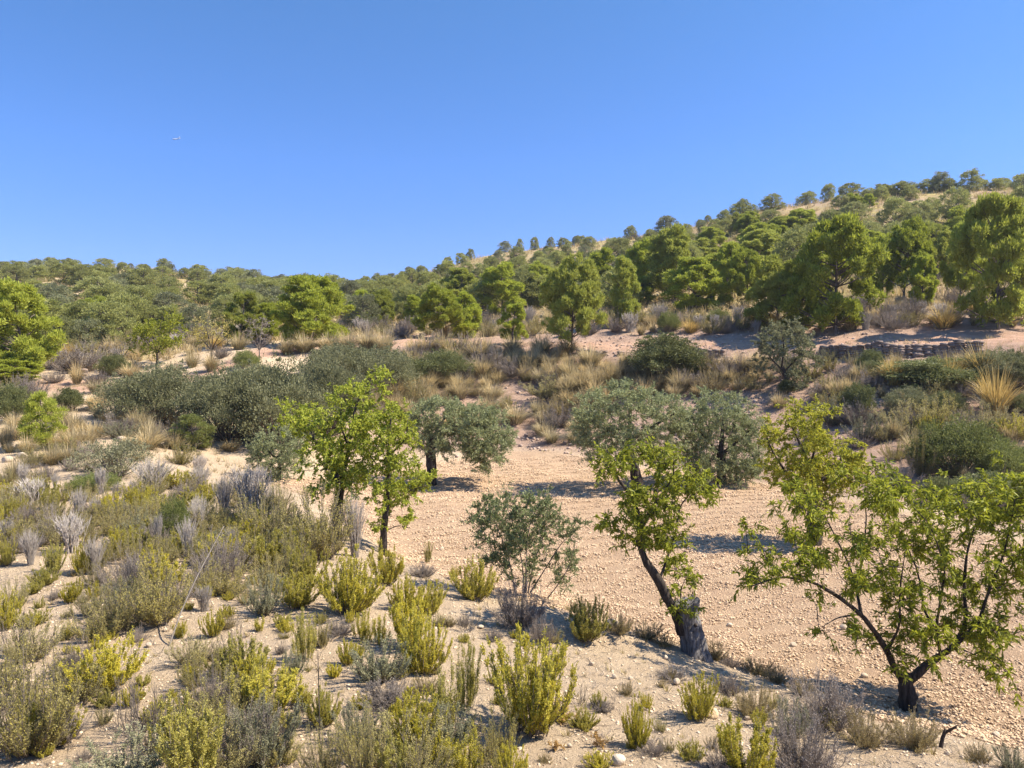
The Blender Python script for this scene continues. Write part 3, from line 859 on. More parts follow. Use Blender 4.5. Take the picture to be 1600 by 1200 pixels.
# yellowing almond behind
z = zt(1150, 640, 2.5)
b3 = hit(1273, 850)
grow(b3, [
    L1([(308, 530), (305, 460), (302, 390), (308, 300)], .2, .12, (0, 0)),
    L1([(308, 310), (280, 200), (240, 110), (210, 50)], .08, .012, (0, .2)),
    L1([(305, 360), (220, 280), (150, 180), (120, 110)], .06, .012, (0, -.3)),
    L1([(308, 300), (400, 220), (430, 140), (480, 220)], .06, .01, (0, .4)),
    L1([(290, 220), (320, 110), (300, 10)], .04, .01, (.1, -.3)),
], z([(130, 120, 35), (200, 60, 45), (250, 20, 40), (310, 0, 35), (300, 40, 40), (150, 200, 50), (250, 130, 70), (330, 120, 55), (230, 240, 70), (330, 220, 80), (400, 200, 60), (420, 140, 35), (450, 200, 35), (160, 275, 40), (250, 300, 55), (330, 300, 65), (400, 280, 55), (330, 360, 45), (480, 235, 28), (520, 280, 18), (150, 90, 30), (440, 260, 40)]),
    103, M['almondyellow'], .078, .031, 54, 190, 1.0, M['bark'], 'almond_tree', 'yellowing almond with a thick dark trunk out in the ploughed field', 'almond tree', 'almond trees on the terrace')

# pair of almonds at the left corner of the field
z = zt(420, 560, 2.963)
b4 = hit(598, 866)
grow(b4, [
    L1([(528, 915), (535, 760), (545, 680), (555, 560), (555, 430), (560, 330), (570, 230)], .085, .012, (0, 0)),
    L1([(545, 690), (600, 640), (680, 600), (740, 590)], .025, .006, (0, -.2)),
    L1([(555, 560), (490, 480), (450, 420)], .025, .006, (0, .3)),
    L1([(558, 450), (640, 370), (640, 270)], .025, .006, (0, -.3)),
    L1([(535, 800), (600, 772), (650, 785)], .014, .005, (0, -.1)),
], z([(560, 250, 50), (520, 330, 55), (620, 300, 45), (640, 370, 55), (560, 420, 60), (480, 420, 50), (650, 450, 45), (610, 520, 60), (540, 530, 55), (690, 575, 45), (560, 620, 65), (640, 630, 45), (500, 600, 35), (530, 720, 35), (620, 775, 35), (520, 770, 25), (720, 560, 35), (460, 520, 40), (570, 660, 40)]),
    104, M['almondlight'], .074, .031, 56, 230, .8, M['bark'], 'almond_tree', 'slim almond with a straight dark trunk, front one of the pair beside the scrub', 'almond tree', 'almond trees on the terrace')
b5 = hit(527, 838)
grow(b5, [
    L1([(312, 830), (322, 680), (330, 600), (318, 540)], .12, .085, (0, 0)),
    L1([(318, 550), (260, 430), (180, 350), (90, 280), (55, 235)], .055, .008, (0, -.3)),
    L1([(328, 600), (360, 480), (380, 350), (400, 230), (450, 120), (500, 85)], .06, .008, (0, .3)),
    L1([(300, 510), (220, 400), (160, 250)], .035, .008, (0, .4)),
    L1([(370, 420), (330, 300), (340, 170)], .03, .007, (0, -.4)),
], z([(65, 245, 32), (110, 290, 45), (160, 245, 42), (170, 330, 55), (230, 300, 55), (200, 400, 45), (270, 370, 65), (320, 280, 55), (340, 190, 52), (380, 150, 42), (430, 210, 50), (460, 110, 35), (510, 88, 30), (520, 165, 32), (400, 300, 60), (350, 400, 60), (250, 460, 55), (260, 530, 60), (300, 590, 50), (250, 595, 35), (370, 520, 60), (400, 450, 55), (380, 600, 42), (450, 400, 55), (330, 480, 55), (440, 330, 55), (480, 280, 40), (420, 570, 45)]),
    105, M['almondlight'], .076, .032, 50, 210, 1.1, M['bark'], 'almond_tree', 'bushy yellow-green almond leaning left, back one of the pair beside the scrub', 'almond tree', 'almond trees on the terrace')

# olives at the back of the field
b = hit(674, 758)
grow(b, [
    L1([(752, 600), (756, 510), (745, 430), (765, 360)], .2, .15, (0, 0)),
    L1([(765, 380), (860, 310), (960, 300), (1060, 340)], .1, .02, (0, -.2)),
    L1([(760, 380), (720, 320), (690, 280)], .08, .02, (0, .3)),
    L1([(765, 360), (800, 290), (850, 250)], .07, .02, (0, .6)),
    L1([(960, 305), (1010, 400), (990, 480)], .03, .01, (-.1, -.5)),
], z([(720, 265, 60), (690, 345, 45), (800, 255, 70), (880, 265, 70), (970, 285, 75), (1050, 315, 75), (1105, 360, 45), (750, 345, 60), (850, 365, 70), (950, 385, 75), (1040, 415, 65), (1000, 475, 50), (930, 450, 45), (800, 425, 45), (720, 420, 35), (980, 505, 25), (660, 300, 40)]),
    111, M['olive'], .095, .024, 95, 190, 1.5, M['bark'], 'olive_tree', 'umbrella-shaped olive with a bare leaning dark trunk at the back of the field', 'olive tree', 'olive trees at the back of the field', lance=False, droop=.15, shoot=.34)
idz = lambda pts: pts
b = hit(1000, 766)
grow(b, [([(1000, 770), (990, 725), (980, 690)], .2, .15, (0, 0)), ([(980, 695), (930, 660), (905, 645)], .08, .02, (0, .2)), ([(982, 690), (985, 650), (980, 618)], .09, .02, (0, .4)), ([(983, 690), (1030, 660), (1065, 640)], .08, .02, (0, -.3))],
    [(905, 660, 18), (920, 640, 24), (950, 622, 24), (985, 618, 20), (1015, 626, 24), (1045, 640, 24), (1065, 665, 20), (930, 675, 26), (965, 655, 30), (1005, 660, 30), (1045, 680, 24), (950, 700, 22), (985, 695, 28), (1025, 705, 22), (910, 690, 16), (925, 708, 12)],
    112, M['olive'], .10, .025, 90, 140, 1.7, M['bark'], 'olive_tree', 'broad silvery olive behind the almond on the stump, left one of two touching olives', 'olive tree', 'olive trees at the back of the field', lance=False, droop=.15, shoot=.34)
b = hit(1128, 757)
grow(b, [([(1128, 760), (1128, 730), (1126, 705)], .2, .15, (0, 0)), ([(1126, 710), (1090, 670), (1080, 645)], .08, .02, (0, .2)), ([(1126, 705), (1130, 660), (1135, 635)], .09, .02, (0, .4)), ([(1127, 710), (1165, 680), (1180, 660)], .08, .02, (0, -.3))],
    [(1085, 650, 22), (1105, 632, 20), (1135, 635, 20), (1160, 648, 22), (1182, 668, 16), (1090, 680, 24), (1125, 665, 28), (1160, 685, 26), (1180, 700, 16), (1100, 710, 24), (1140, 710, 26), (1170, 722, 20), (1110, 735, 20), (1150, 738, 20), (1075, 665, 18), (1088, 722, 20), (1125, 748, 16), (1168, 742, 18), (1095, 748, 12), (1060, 690, 18), (1185, 728, 12), (1072, 712, 16)],
    113, M['olive'], .10, .025, 90, 140, 1.5, M['bark'], 'olive_tree', 'silvery olive leafy to the ground beside the yellowing almond, right one of two touching olives', 'olive tree', 'olive trees at the back of the field', lance=False, droop=.15, shoot=.34)
b = hit(437, 750)
grow(b, [([(437, 752), (437, 730), (435, 712)], .08, .05, (0, 0)), ([(436, 720), (415, 700), (405, 690)], .04, .015, (0, .2)), ([(436, 715), (450, 690), (455, 678)], .04, .015, (0, -.3))],
    [(410, 700, 18), (430, 684, 18), (455, 684, 18), (470, 705, 14), (420, 722, 20), (445, 712, 24), (465, 728, 14), (435, 738, 14), (400, 715, 10)],
    114, M['olive'], .08, .022, 80, 200, 1.0, M['bark'], 'olive_tree', 'small round grey-green olive between the dark bushes and the grey brooms', 'olive tree', 'olive trees at the back of the field', lance=False, droop=.1, shoot=.35)
b = hit(1228, 612)
grow(b, [([(1235, 614), (1228, 590), (1222, 572)], .16, .1, (0, 0)), ([(1224, 580), (1200, 555), (1190, 535)], .06, .015, (0, .2)), ([(1222, 572), (1225, 540), (1220, 512)], .06, .015, (0, -.3)), ([(1226, 580), (1250, 555), (1260, 540)], .06, .015, (0, .3))],
    [(1195, 540, 16), (1205, 522, 16), (1228, 512, 14), (1248, 528, 16), (1262, 550, 12), (1200, 562, 16), (1230, 540, 22), (1250, 562, 18), (1240, 590, 18), (1255, 598, 14), (1190, 580, 10)],
    115, M['darkgrey'], .12, .042, 70, 90, 1.3, M['bark'], 'olive_tree', 'dark wild olive with forked trunk on the bank below the dirt track', 'olive tree', None, lance=False, droop=.1, shoot=.35)
# young, open olive bush
z = zt(420, 560, 2.963)
b = hit(818, 932)
grow(b, [L1([(1140, 1085), (1125, 980), (1090, 860), (1040, 740), (1010, 670)], .018, .004, (0, .2)),
         L1([(1185, 1085), (1175, 960), (1150, 820), (1100, 680)], .016, .004, (0, -.2)),
         L1([(1190, 1085), (1190, 940), (1200, 800), (1250, 650)], .016, .004, (0, .4)),
         L1([(1200, 1085), (1225, 950), (1280, 800), (1310, 690)], .016, .004, (0, -.3)),
         L1([(1210, 1085), (1270, 990), (1350, 860), (1440, 770)], .018, .004, (0, .1)),
         L1([(1290, 1110), (1330, 1060), (1390, 970), (1420, 850)], .014, .004, (-.1, -.4)),
         L1([(1150, 1060), (1060, 940), (980, 880)], .012, .004, (0, -.3)),
         L1([(1060, 940), (1000, 800), (930, 750)], .01, .004, (0, .2))],
    z([(1010, 670, 40), (1060, 690, 45), (1110, 650, 40), (1180, 700, 55), (1250, 650, 50), (1310, 690, 40), (1040, 760, 55), (1120, 760, 60), (1210, 790, 60), (1300, 780, 55), (1000, 820, 45), (1080, 850, 50), (1150, 880, 45), (1250, 880, 50), (1350, 800, 40), (1430, 780, 35), (940, 750, 30), (1390, 860, 35), (1400, 940, 40), (1340, 960, 35), (1020, 920, 35), (1060, 970, 25), (1350, 1040, 25), (1200, 960, 25), (1390, 1040, 20), (1130, 1000, 30), (1170, 1040, 25), (1220, 1000, 35), (1080, 930, 35), (1150, 820, 45), (1270, 960, 30), (1240, 730, 45), (980, 720, 35), (1100, 900, 40)]),
    116, M['youngolive'], .05, .0155, 72, 560, .6, M['twig'], 'young_olive', 'open many-stemmed young olive bush on the near edge of the ploughed field', 'olive bush', None, lance=False, droop=-.15, shoot=.18, twig_r=.0035, up=.3)

# ------------------------------------------------------------------ plant kinds
TY = [shrub(20 + i, n, sp, 12, 44, .027, .012, M['yellow'], M['twig'], brlen=(.07, .17), frm=.12, low=lo, name='yellow_shrub', up=.7, leafup=.7, stem_r=.007) for i, (n, sp, lo) in enumerate([(70, .58, .55), (78, .68, .42), (58, .45, .62), (70, .62, .48)])]
TYS = [shrub(30 + i, n, sp, 12, 52, .028, .012, M['yellow'], M['twig'], frm=.04, low=.65, name='yellow_shrub', up=.9, brlen=(.12, .28), leafup=.7, fluff=.045) for i, (n, sp) in enumerate([(20, .42), (17, .34)])]
TM = [shrub(40 + i, n, sp, 20, 16, .026, .011, M['mixed'], M['twig'], stem_r=.0065, frm=.05, low=.45, name='twiggy_shrub', up=.6) for i, (n, sp) in enumerate([(40, .65), (46, .75), (36, .55)])]
TSG = [shrub(50 + i, 46, sp, 16, 26, .03, .0115, M['sage'], M['twig'], frm=.05, low=.5, name='sage_shrub', up=.8) for i, sp in enumerate([.6, .75])]
TD = [shrub(60 + i, 80, sp, 26, 6, .026, .009, M['dry'], M['dry'], frm=.06, low=.35, name='dry_shrub', up=.45, stem_r=.006) for i, sp in enumerate([.7, .9, .6])]
TO = [shrub(70 + i, 66, sp, 20, 16, .034, .011, M['ochre'], M['dry'], frm=.05, low=.35, name='ochre_shrub', up=.5, stem_r=.006) for i, sp in enumerate([.8, 1.0])]
TG = [broom(80 + i, n, sp, M['grey']) for i, (n, sp) in enumerate([(70, .33), (90, .45), (50, .22)])]
TB = [shrub(85 + i, 14, .6, 14, 1, .03, .01, M['mixed'], M['twig'], low=.6, name='bare_shrub', up=.4, brlen=(.1, .35), stem_r=.009) for i in range(2)]
TT = [tussock(90 + i, n, g, s, sp, M['straw'], M['blade'], droop=dr) for i, (n, g, s, sp, dr) in enumerate([(260, 170, 50, .62, .4), (220, 240, 25, .75, .55), (300, 120, 90, .5, .3)])]
TGD = [tussock(95 + i, 300, 80, 90, .6, M['gold'], M['blade'], droop=.3) for i in range(2)]
TK = [bush(120 + i, 70, 360, w, .034, .018, M['dark']) for i, w in enumerate([1.3, 1.7])]
TKG = [bush(125 + i, 85, 420, w, .03, .015, M['darkgrey']) for i, w in enumerate([1.4, 1.8])]
TBR = [bush(130 + i, 60, 340, w, .036, .018, M['bright'], name='green_shrub') for i, w in enumerate([1.0, 1.6])]
TMB = [bush(134, 45, 120, 1.7, .05, .02, M['sage'], name='grey_green_bush')]
TP = [pine(140 + i, w, lo, n, 30, .040, .0115, M['pine'], tufts_=19, dome=True) for i, (w, lo, n) in enumerate([(.85, .15, 84), (.75, .10, 74), (1.0, .17, 92), (.66, .10, 64), (.9, .08, 90)])]
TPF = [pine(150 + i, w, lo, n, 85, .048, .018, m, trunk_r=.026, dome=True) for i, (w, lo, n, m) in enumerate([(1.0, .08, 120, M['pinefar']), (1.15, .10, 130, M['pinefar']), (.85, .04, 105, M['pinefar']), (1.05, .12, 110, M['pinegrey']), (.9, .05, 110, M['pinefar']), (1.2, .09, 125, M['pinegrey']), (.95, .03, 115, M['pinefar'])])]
TPY = [pine(160, .8, .05, 60, 260, .045, .013, M['pine']), pine(161, .95, .05, 60, 260, .045, .013, M['bright'])]
TTH = [shrub(170, 14, .7, 4, 5, .2, .09, M['thistle'], M['dry'], low=.5, name='withered_thistle', up=.2, brlen=(.1, .25))]

KIND = {   # letter: (templates, object name, noun, category, group)
 'Y': (TY, 'yellow_shrub', 'yellow-green shrub', 'shrub', 'yellow-green shrubs of the near terrace'),
 'U': (TYS, 'yellow_shrub', 'narrow yellow-green shrub', 'shrub', 'yellow-green shrubs of the near terrace'),
 'M': (TM, 'twiggy_shrub', 'olive-brown shrub', 'shrub', 'twiggy shrubs of the near terrace'),
 'S': (TSG, 'sage_shrub', 'sage-grey shrub', 'shrub', 'sage-grey shrubs'),
 'D': (TD, 'dry_shrub', 'dry grey-brown cushion', 'shrub', 'dry cushion shrubs'),
 'O': (TO, 'ochre_shrub', 'ochre cushion shrub', 'shrub', 'ochre cushion shrubs'),
 'G': (TG, 'grey_broom', 'pale grey broom', 'dry bush', 'grey brooms'),
 'B': (TB, 'bare_shrub', 'nearly leafless shrub', 'shrub', 'bare shrubs'),
 'T': (TT, 'grass_tussock', 'straw-coloured grass tussock', 'grass tussock', 'grass tussocks'),
 'A': (TGD, 'grass_tussock', 'golden grass tussock', 'grass tussock', 'grass tussocks'),
 'K': (TK, 'evergreen_bush', 'dark green evergreen bush', 'bush', 'dark evergreen bushes'),
 'k': (TKG, 'evergreen_bush', 'large grey-green evergreen bush', 'bush', 'dark evergreen bushes'),
 'R': (TBR, 'green_shrub', 'bright green shrub', 'shrub', 'bright green shrubs'),
 'm': (TMB, 'grey_green_bush', 'spreading grey-green bush', 'bush', None),
 'P': (TP, 'pine_tree', 'bright green pine', 'pine tree', 'pines along the upper terrace'),
 'q': (TPF, 'pine_tree', 'dull green pine', 'pine tree', 'pines of the hillside'),
 'y': (TPY, 'young_pine', 'young pine', 'pine tree', 'young pines'),
 't': (TTH, 'withered_thistle', 'withered orange-leaved plant', 'plant', 'withered plants'),
}
cnt = {}
def put(k, px, py, w, h, noun=None, label=None, whole=None, group=0):
    ts, nm, nn, cat, gr = KIND[k]
    i = cnt.get(k, 0); cnt[k] = i + 1
    if whole is None: whole = h < 24
    return place(nm, ts[i % len(ts)] if k in 'yY' else random.choice(ts), px, py, w, h, label, cat, gr if group == 0 else group, (noun or nn) if not label else None, whole=whole)

for it in [
 # near terrace, left
 ('M',50,1178,130,165),('Y',72,1165,80,62),('Y',168,1074,100,74),('B',210,1152,90,110),('S',195,1228,140,80),('Y',300,1228,100,140),('M',335,1142,100,92),('Y',372,1056,75,58),('U',395,1110,55,82),
 ('S',415,1194,105,100),('Y',473,1103,34,31),('Y',503,1133,50,58),('M',505,1216,70,80),('M',572,1216,80,115),('Y',618,1216,55,60),('U',478,1031,42,75),('M',502,1012,36,56),('D',530,992,42,28),
 ('S',458,1057,36,42),('Y',545,1037,32,36),('S',590,1064,85,66),('D',607,1104,78,46),('U',570,1001,34,46),('U',596,1006,34,42),('Y',333,995,32,40),('Y',445,988,24,22),('U',405,986,16,24),
 ('Y',640,1011,60,86),('Y',662,1052,68,92),('U',695,1139,48,106),('U',728,1112,40,108),('Y',828,1144,130,150),('M',780,1187,75,90),('U',727,1214,50,75),('Y',797,1217,50,56),('Y',643,1102,26,28),
 ('B',731,988,36,42),('D',810,978,72,72),('D',846,1004,42,46),('B',645,1217,60,72),('t',880,1128,42,28),('t',938,1168,26,24),('t',872,1172,24,18),
 ('Y',917,1001,60,64),('O',966,990,40,34),('O',1010,998,60,26),('O',1118,1030,40,30),('D',1142,1042,30,22),('O',1185,1056,50,30),('O',1215,1066,40,26),('O',1255,1084,40,26),
 ('Y',1092,1125,54,67),('Y',994,1169,40,78),('D',1137,1085,42,34),('O',1180,1120,60,52),('Y',1165,1217,90,98),('D',1128,1214,72,42),('D',1290,1134,100,86),('D',1250,1208,110,96),('S',1235,1150,60,56),('O',1350,1163,80,56),('O',1422,1168,75,60),('O',1528,1192,36,32),('S',1582,1204,54,36),
 ('Y',741,937,64,61),('Y',478,915,52,60),('Y',545,957,92,92),('Y',605,914,44,62),('Y',635,956,52,52),('Y',670,961,46,50),('M',505,874,88,112),('G',555,871,34,97),('M',430,852,92,96),
 ('G',393,809,50,82),('G',350,804,32,60),('G',310,822,26,48),('G',315,768,26,42),('D',376,816,32,30),('G',238,771,54,54),('G',50,790,38,44),('D',68,750,36,26),('G',311,742,22,32),
 ('G',48,883,26,56),('G',149,897,28,60),('G',112,863,45,62),('G',10,852,22,42),('G',247,863,13,62),('G',307,840,28,56),('G',150,806,16,28),
 ('R',271,850,50,70),('M',185,987,92,86),('M',247,977,82,100),('D',205,922,92,62),('Y',129,898,26,54),('Y',110,942,28,36),('Y',147,935,20,26),('Y',84,895,32,46),('Y',70,914,40,30),('Y',52,928,24,20),('Y',6,985,40,62),('M',28,950,34,46),
 ('Y',43,981,32,22),('U',62,951,14,18),('Y',106,995,20,18),('Y',243,894,32,38),('Y',265,872,30,30),('Y',281,997,20,27),('Y',10,884,26,42),('Y',108,1021,16,14),('M',8,1078,42,76),
 ('S',412,960,56,62),('D',345,908,82,70),('M',318,930,60,50),('M',375,885,80,60),('M',455,905,60,70),('D',640,1040,30,24),('Y',710,905,14,20),('M',330,870,60,50),('S',465,862,60,40),
 ('O',700,978,24,16),('D',770,1000,30,18),('D',1050,1060,50,18),('D',940,1110,34,18),('D',1020,1180,50,24),('O',1040,1010,36,18),('M',1045,1175,26,24),('D',660,900,40,20),('O',905,960,40,20),('U',668,880,14,34),
 # left slope
 ('T',134,697,50,36),('T',240,698,52,44),('T',115,674,50,38),('K',107,643,42,36),('T',150,641,38,28),('S',192,686,56,27),('M',97,718,38,36),('m',183,745,100,58),('M',283,726,54,34),('T',22,748,48,38),('T',10,702,40,48),('R',147,768,66,28),
 ('D',265,700,26,18),('T',320,700,30,24),('T',360,705,40,20),('M',55,722,30,20),('D',110,735,30,20),
 # around the track on the left
 ('T',120,600,36,36),('K',178,588,44,34),('D',86,598,32,20),('T',205,592,44,26),('T',300,575,34,34),('D',150,598,36,18),('D',122,582,90,46),('T',330,580,40,34),('T',270,585,30,22),('R',385,578,44,30),('T',395,590,36,22),('D',345,560,28,22),
 # dark bushes
 ('k',245,662,145,88),('k',355,688,130,112),('k',440,700,150,130),('k',515,680,110,118),('k',600,612,110,68),('k',530,595,120,56),('K',692,592,78,44),('K',18,658,64,56),('K',640,600,50,40),('k',400,610,70,40),
 # band under the stone wall, right bank
 ('K',1455,606,120,46),('k',1550,598,100,50),('K',1590,610,60,60),('K',1365,590,50,26),('K',1040,590,100,66),('K',1085,588,50,34),
 ('A',1556,650,80,84),('A',1536,598,86,64),('A',1484,606,64,56),('A',1396,602,58,48),('A',1474,512,64,36),('T',1345,600,40,36),
 ('M',1470,665,90,48),('M',1410,670,70,44),('K',1340,652,44,52),('S',1350,690,50,44),('D',1338,662,60,40),('M',1380,690,40,36),('M',1530,680,70,50),('Y',1585,690,50,40),('Y',1450,680,40,34),
 ('R',1500,742,120,84),('R',1565,750,90,60),('K',1545,790,100,50),('M',1440,745,50,70),('D',1400,760,60,40),('R',1590,800,60,40),('D',1340,700,40,28),('D',1515,800,70,40),('M',1400,720,40,30),('K',1470,790,60,44),
 ('K',1480,648,60,36),('k',1420,645,70,38),('S',1300,665,50,44),('M',1310,640,50,40),('D',1270,690,46,34),('T',1330,620,44,34),
 # young pines
 ('y',65,702,72,88),('y',305,704,72,56),
]:
    put(*it)

# --- carpets of scrub placed by even scatter
def scatter(region, n, dmin, pick, seed, tries=6000):
    r = np.random.default_rng(seed); pts = []
    xs = [p[0] for p in region]; ys = [p[1] for p in region]
    for _ in range(tries):
        if len(pts) >= n: break
        x, y = r.uniform(min(xs), max(xs)), r.uniform(min(ys), max(ys))
        if not in_poly(np.array([x]), np.array([y]), region)[0]: continue
        dx, dy = dmin
        if all(((x - a) / dx) ** 2 + ((y - b) / dy) ** 2 > 1 for a, b in pts):
            pts.append((x, y)); pick(r, x, y)

def pick_carpet(r, x, y):
    k = r.choice(list('MMMYYDSG'), p=[.18, .18, .14, .17, .1, .07, .05, .11])
    h = r.uniform(26, 44) * (.75 + (y - 740) / 300)
    put(k, x, y, h * (.5 if k == 'G' else r.uniform(1.0, 1.5)), h * (1.2 if k == 'G' else 1))
scatter([(-25,752),(180,770),(300,745),(420,770),(500,860),(430,890),(250,880),(130,850),(-25,880)], 120, (20, 10), pick_carpet, 1)

def pick_merge(r, x, y):
    k = r.choice(list('MMDSYG'), p=[.3, .22, .18, .1, .14, .06])
    h = r.uniform(36, 64) * (.8 + (y - 860) / 700)
    put(k, x, y, h * (.5 if k == 'G' else r.uniform(1.1, 1.5)), h)
scatter([(130,872),(300,880),(480,872),(470,950),(330,965),(140,990)], 24, (40, 20), pick_merge, 51)
scatter([(-20,1010),(110,1010),(120,1200),(-20,1200)], 9, (44, 40), pick_merge, 52)
scatter([(290,1060),(430,1060),(440,1210),(290,1210)], 11, (44, 34), pick_merge, 53)
scatter([(520,1150),(780,1180),(780,1225),(520,1225)], 8, (44, 20), pick_merge, 54)
for it in [('B',236,1165,100,104),('B',128,1062,64,72),('B',20,1020,60,70),('B',360,1030,60,60),('B',640,1160,50,50),('B',905,1100,40,34),('B',1270,1200,70,90),('M',150,1000,70,56),('M',300,1040,60,50)]: put(*it)
def pick_small(r, x, y):
    k = r.choice(list('YYUDOBM'), p=[.24, .2, .1, .16, .12, .08, .1])
    h = r.uniform(11, 26) * (.55 + (y - 700) / 650)
    put(k, x, y, h * r.uniform(.9, 1.5), h)
scatter([(-20,880),(420,890),(620,920),(760,950),(900,1010),(1080,1050),(1330,1130),(1330,1200),(-20,1200)], 110, (34, 15), pick_small, 21)
def pick_bank(r, x, y):
    k = r.choice(list('TTTDMO'), p=[.34, .22, .16, .13, .08, .07])
    h = r.uniform(20, 37)
    put(k, x, y, h * r.uniform(1.2, 1.9), h)
scatter([(640,550),(880,562),(900,572),(1180,576),(1190,615),(1080,620),(900,640),(850,600),(780,600),(740,620),(660,640),(600,650),(560,640),(640,600)], 112, (22, 9), pick_bank, 2)
scatter([(850,640),(930,625),(900,700),(830,700)], 12, (24, 12), pick_bank, 3)
scatter([(640,600),(740,600),(800,640),(790,690),(640,690)], 16, (26, 16), pick_bank, 33)
scatter([(780,610),(880,610),(880,690),(810,690)], 5, (30, 20), pick_bank, 34)
def pick_edge(r, x, y):
    put('T', x, y, r.uniform(44, 64), r.uniform(30, 40))
scatter([(650,548),(760,550),(900,553),(900,558),(650,556)], 9, (26, 30), pick_edge, 4)
scatter([(440,548),(520,541),(600,546),(600,552),(440,556)], 6, (26, 30), pick_edge, 14)
def pick_right(r, x, y):
    k = r.choice(list('TMDOKS'), p=[.25, .25, .2, .1, .1, .1])
    h = r.uniform(22, 36)
    put(k, x, y, h * r.uniform(1.0, 1.6), h)
scatter([(1185,565),(1600,570),(1620,780),(1480,760),(1330,640),(1200,640)], 75, (26, 12), pick_right, 5)
def pick_terrace(r, x, y):
    k = r.choice(list('GDTMRA'), p=[.22, .26, .26, .14, .07, .05])
    h = r.uniform(16, 32)
    put(k, x, y, h * (.7 if k == 'G' else r.uniform(1.0, 1.6)), h)
scatter([(950,526),(1620,510),(1620,478),(1380,478),(1160,505),(950,505)], 90, (21, 7), pick_terrace, 6)
scatter([(-20,588),(420,545),(420,520),(200,545),(-20,565)], 34, (26, 9), pick_terrace, 7)
scatter([(440,530),(940,525),(940,505),(700,512),(440,520)], 34, (26, 8), pick_terrace, 8)
scatter([(0,612),(170,614),(300,640),(280,720),(140,740),(-10,735)], 50, (24, 12), pick_bank, 9)

# ------------------------------------------------------------------ leafy and bare trees beside the track
def small_tree(name, label, px, py, w, h, leafmat, L, Wd, nleaf, dens, seed, bark, tr_r=.09):
    b = hit(px, py)
    q = lambda fx, fy: (px + fx * w, py - fy * h)
    r = np.random.default_rng(seed)
    limbs = [([q(0, -.02), q(.01, .15), q(0, .3)], tr_r, tr_r * .7, (0, 0))]
    for fx, fy, dy in ((-.35, .6, .3), (-.15, .85, -.4), (.1, .9, .5), (.3, .7, -.3), (.38, .5, .2)):
        limbs.append(([q(0, .22), q(fx * .5, .22 + (fy - .22) * .55), q(fx, fy)], tr_r * .55, .012, (0, dy)))
    bl = [(px + r.uniform(-.4, .4) * w, py - r.uniform(.3, .92) * h, .13 * w) for _ in range(22)]
    bl = [t for t in bl if ((t[0] - px) / (.5 * w)) ** 2 + ((py - t[1] - .55 * h) / (.5 * h)) ** 2 < 1]
    return grow(b, limbs, bl, seed, leafmat, L, Wd, nleaf, dens, w / F * b[1] * .4, bark, name, label, 'tree', None, lance=False, limb_k=6, shoot=.45)
small_tree('almond_tree', 'round leafy almond with dense crown beside the dirt track, behind the dark bush', 245, 572, 88, 88, M['almond'], .16, .07, 26, 40, 201, M['bark'])
small_tree('almond_tree', 'thinly leaved almond right of the round leafy almond', 330, 562, 62, 66, M['mixed'], .15, .06, 12, 40, 202, M['bark'])
small_tree('bare_tree', 'grey half-dead tree with few leaves left of the big round pine', 405, 562, 48, 66, M['dry'], .12, .03, 14, 60, 203, M['twig'], .06)
small_tree('bare_tree', 'pale pollarded dead tree with bare forked limbs left of the round almond', 192, 566, 40, 34, M['dry'], .08, .02, 2, 12, 204, M['palewood'], .1)

# ------------------------------------------------------------------ pines
for it in [
 (0,40,594,150,148),(1,20,602,90,42),(2,150,520,84,56),(4,485,540,132,108),(3,375,540,62,82),(0,410,535,60,60),(1,728,530,66,72),(2,690,528,86,80),(3,800,538,48,62),(2,893,552,112,146),(3,980,508,58,104),
 (1,785,495,82,82),(4,1085,488,104,84),(0,1055,470,100,110),(1,1215,520,112,118),(4,1305,522,150,180),(4,1560,515,130,205),(2,1412,470,92,122),(3,1378,468,50,100),(0,1500,470,70,120),(1,1610,500,90,140),
 (2,1170,480,70,90),(0,1010,470,80,90),(1,940,470,70,80),(3,650,515,48,52),(2,590,515,60,60),(0,1135,470,70,90),(2,1465,440,80,90),(1,840,480,60,70),(4,720,490,80,70),(0,560,510,50,56),(3,1440,480,50,80),
]:
    i, px, py, w, h = it
    place('pine_tree', TP[i], px, py, w, h, None, 'pine tree', 'pines along the upper terrace', 'bright green pine')

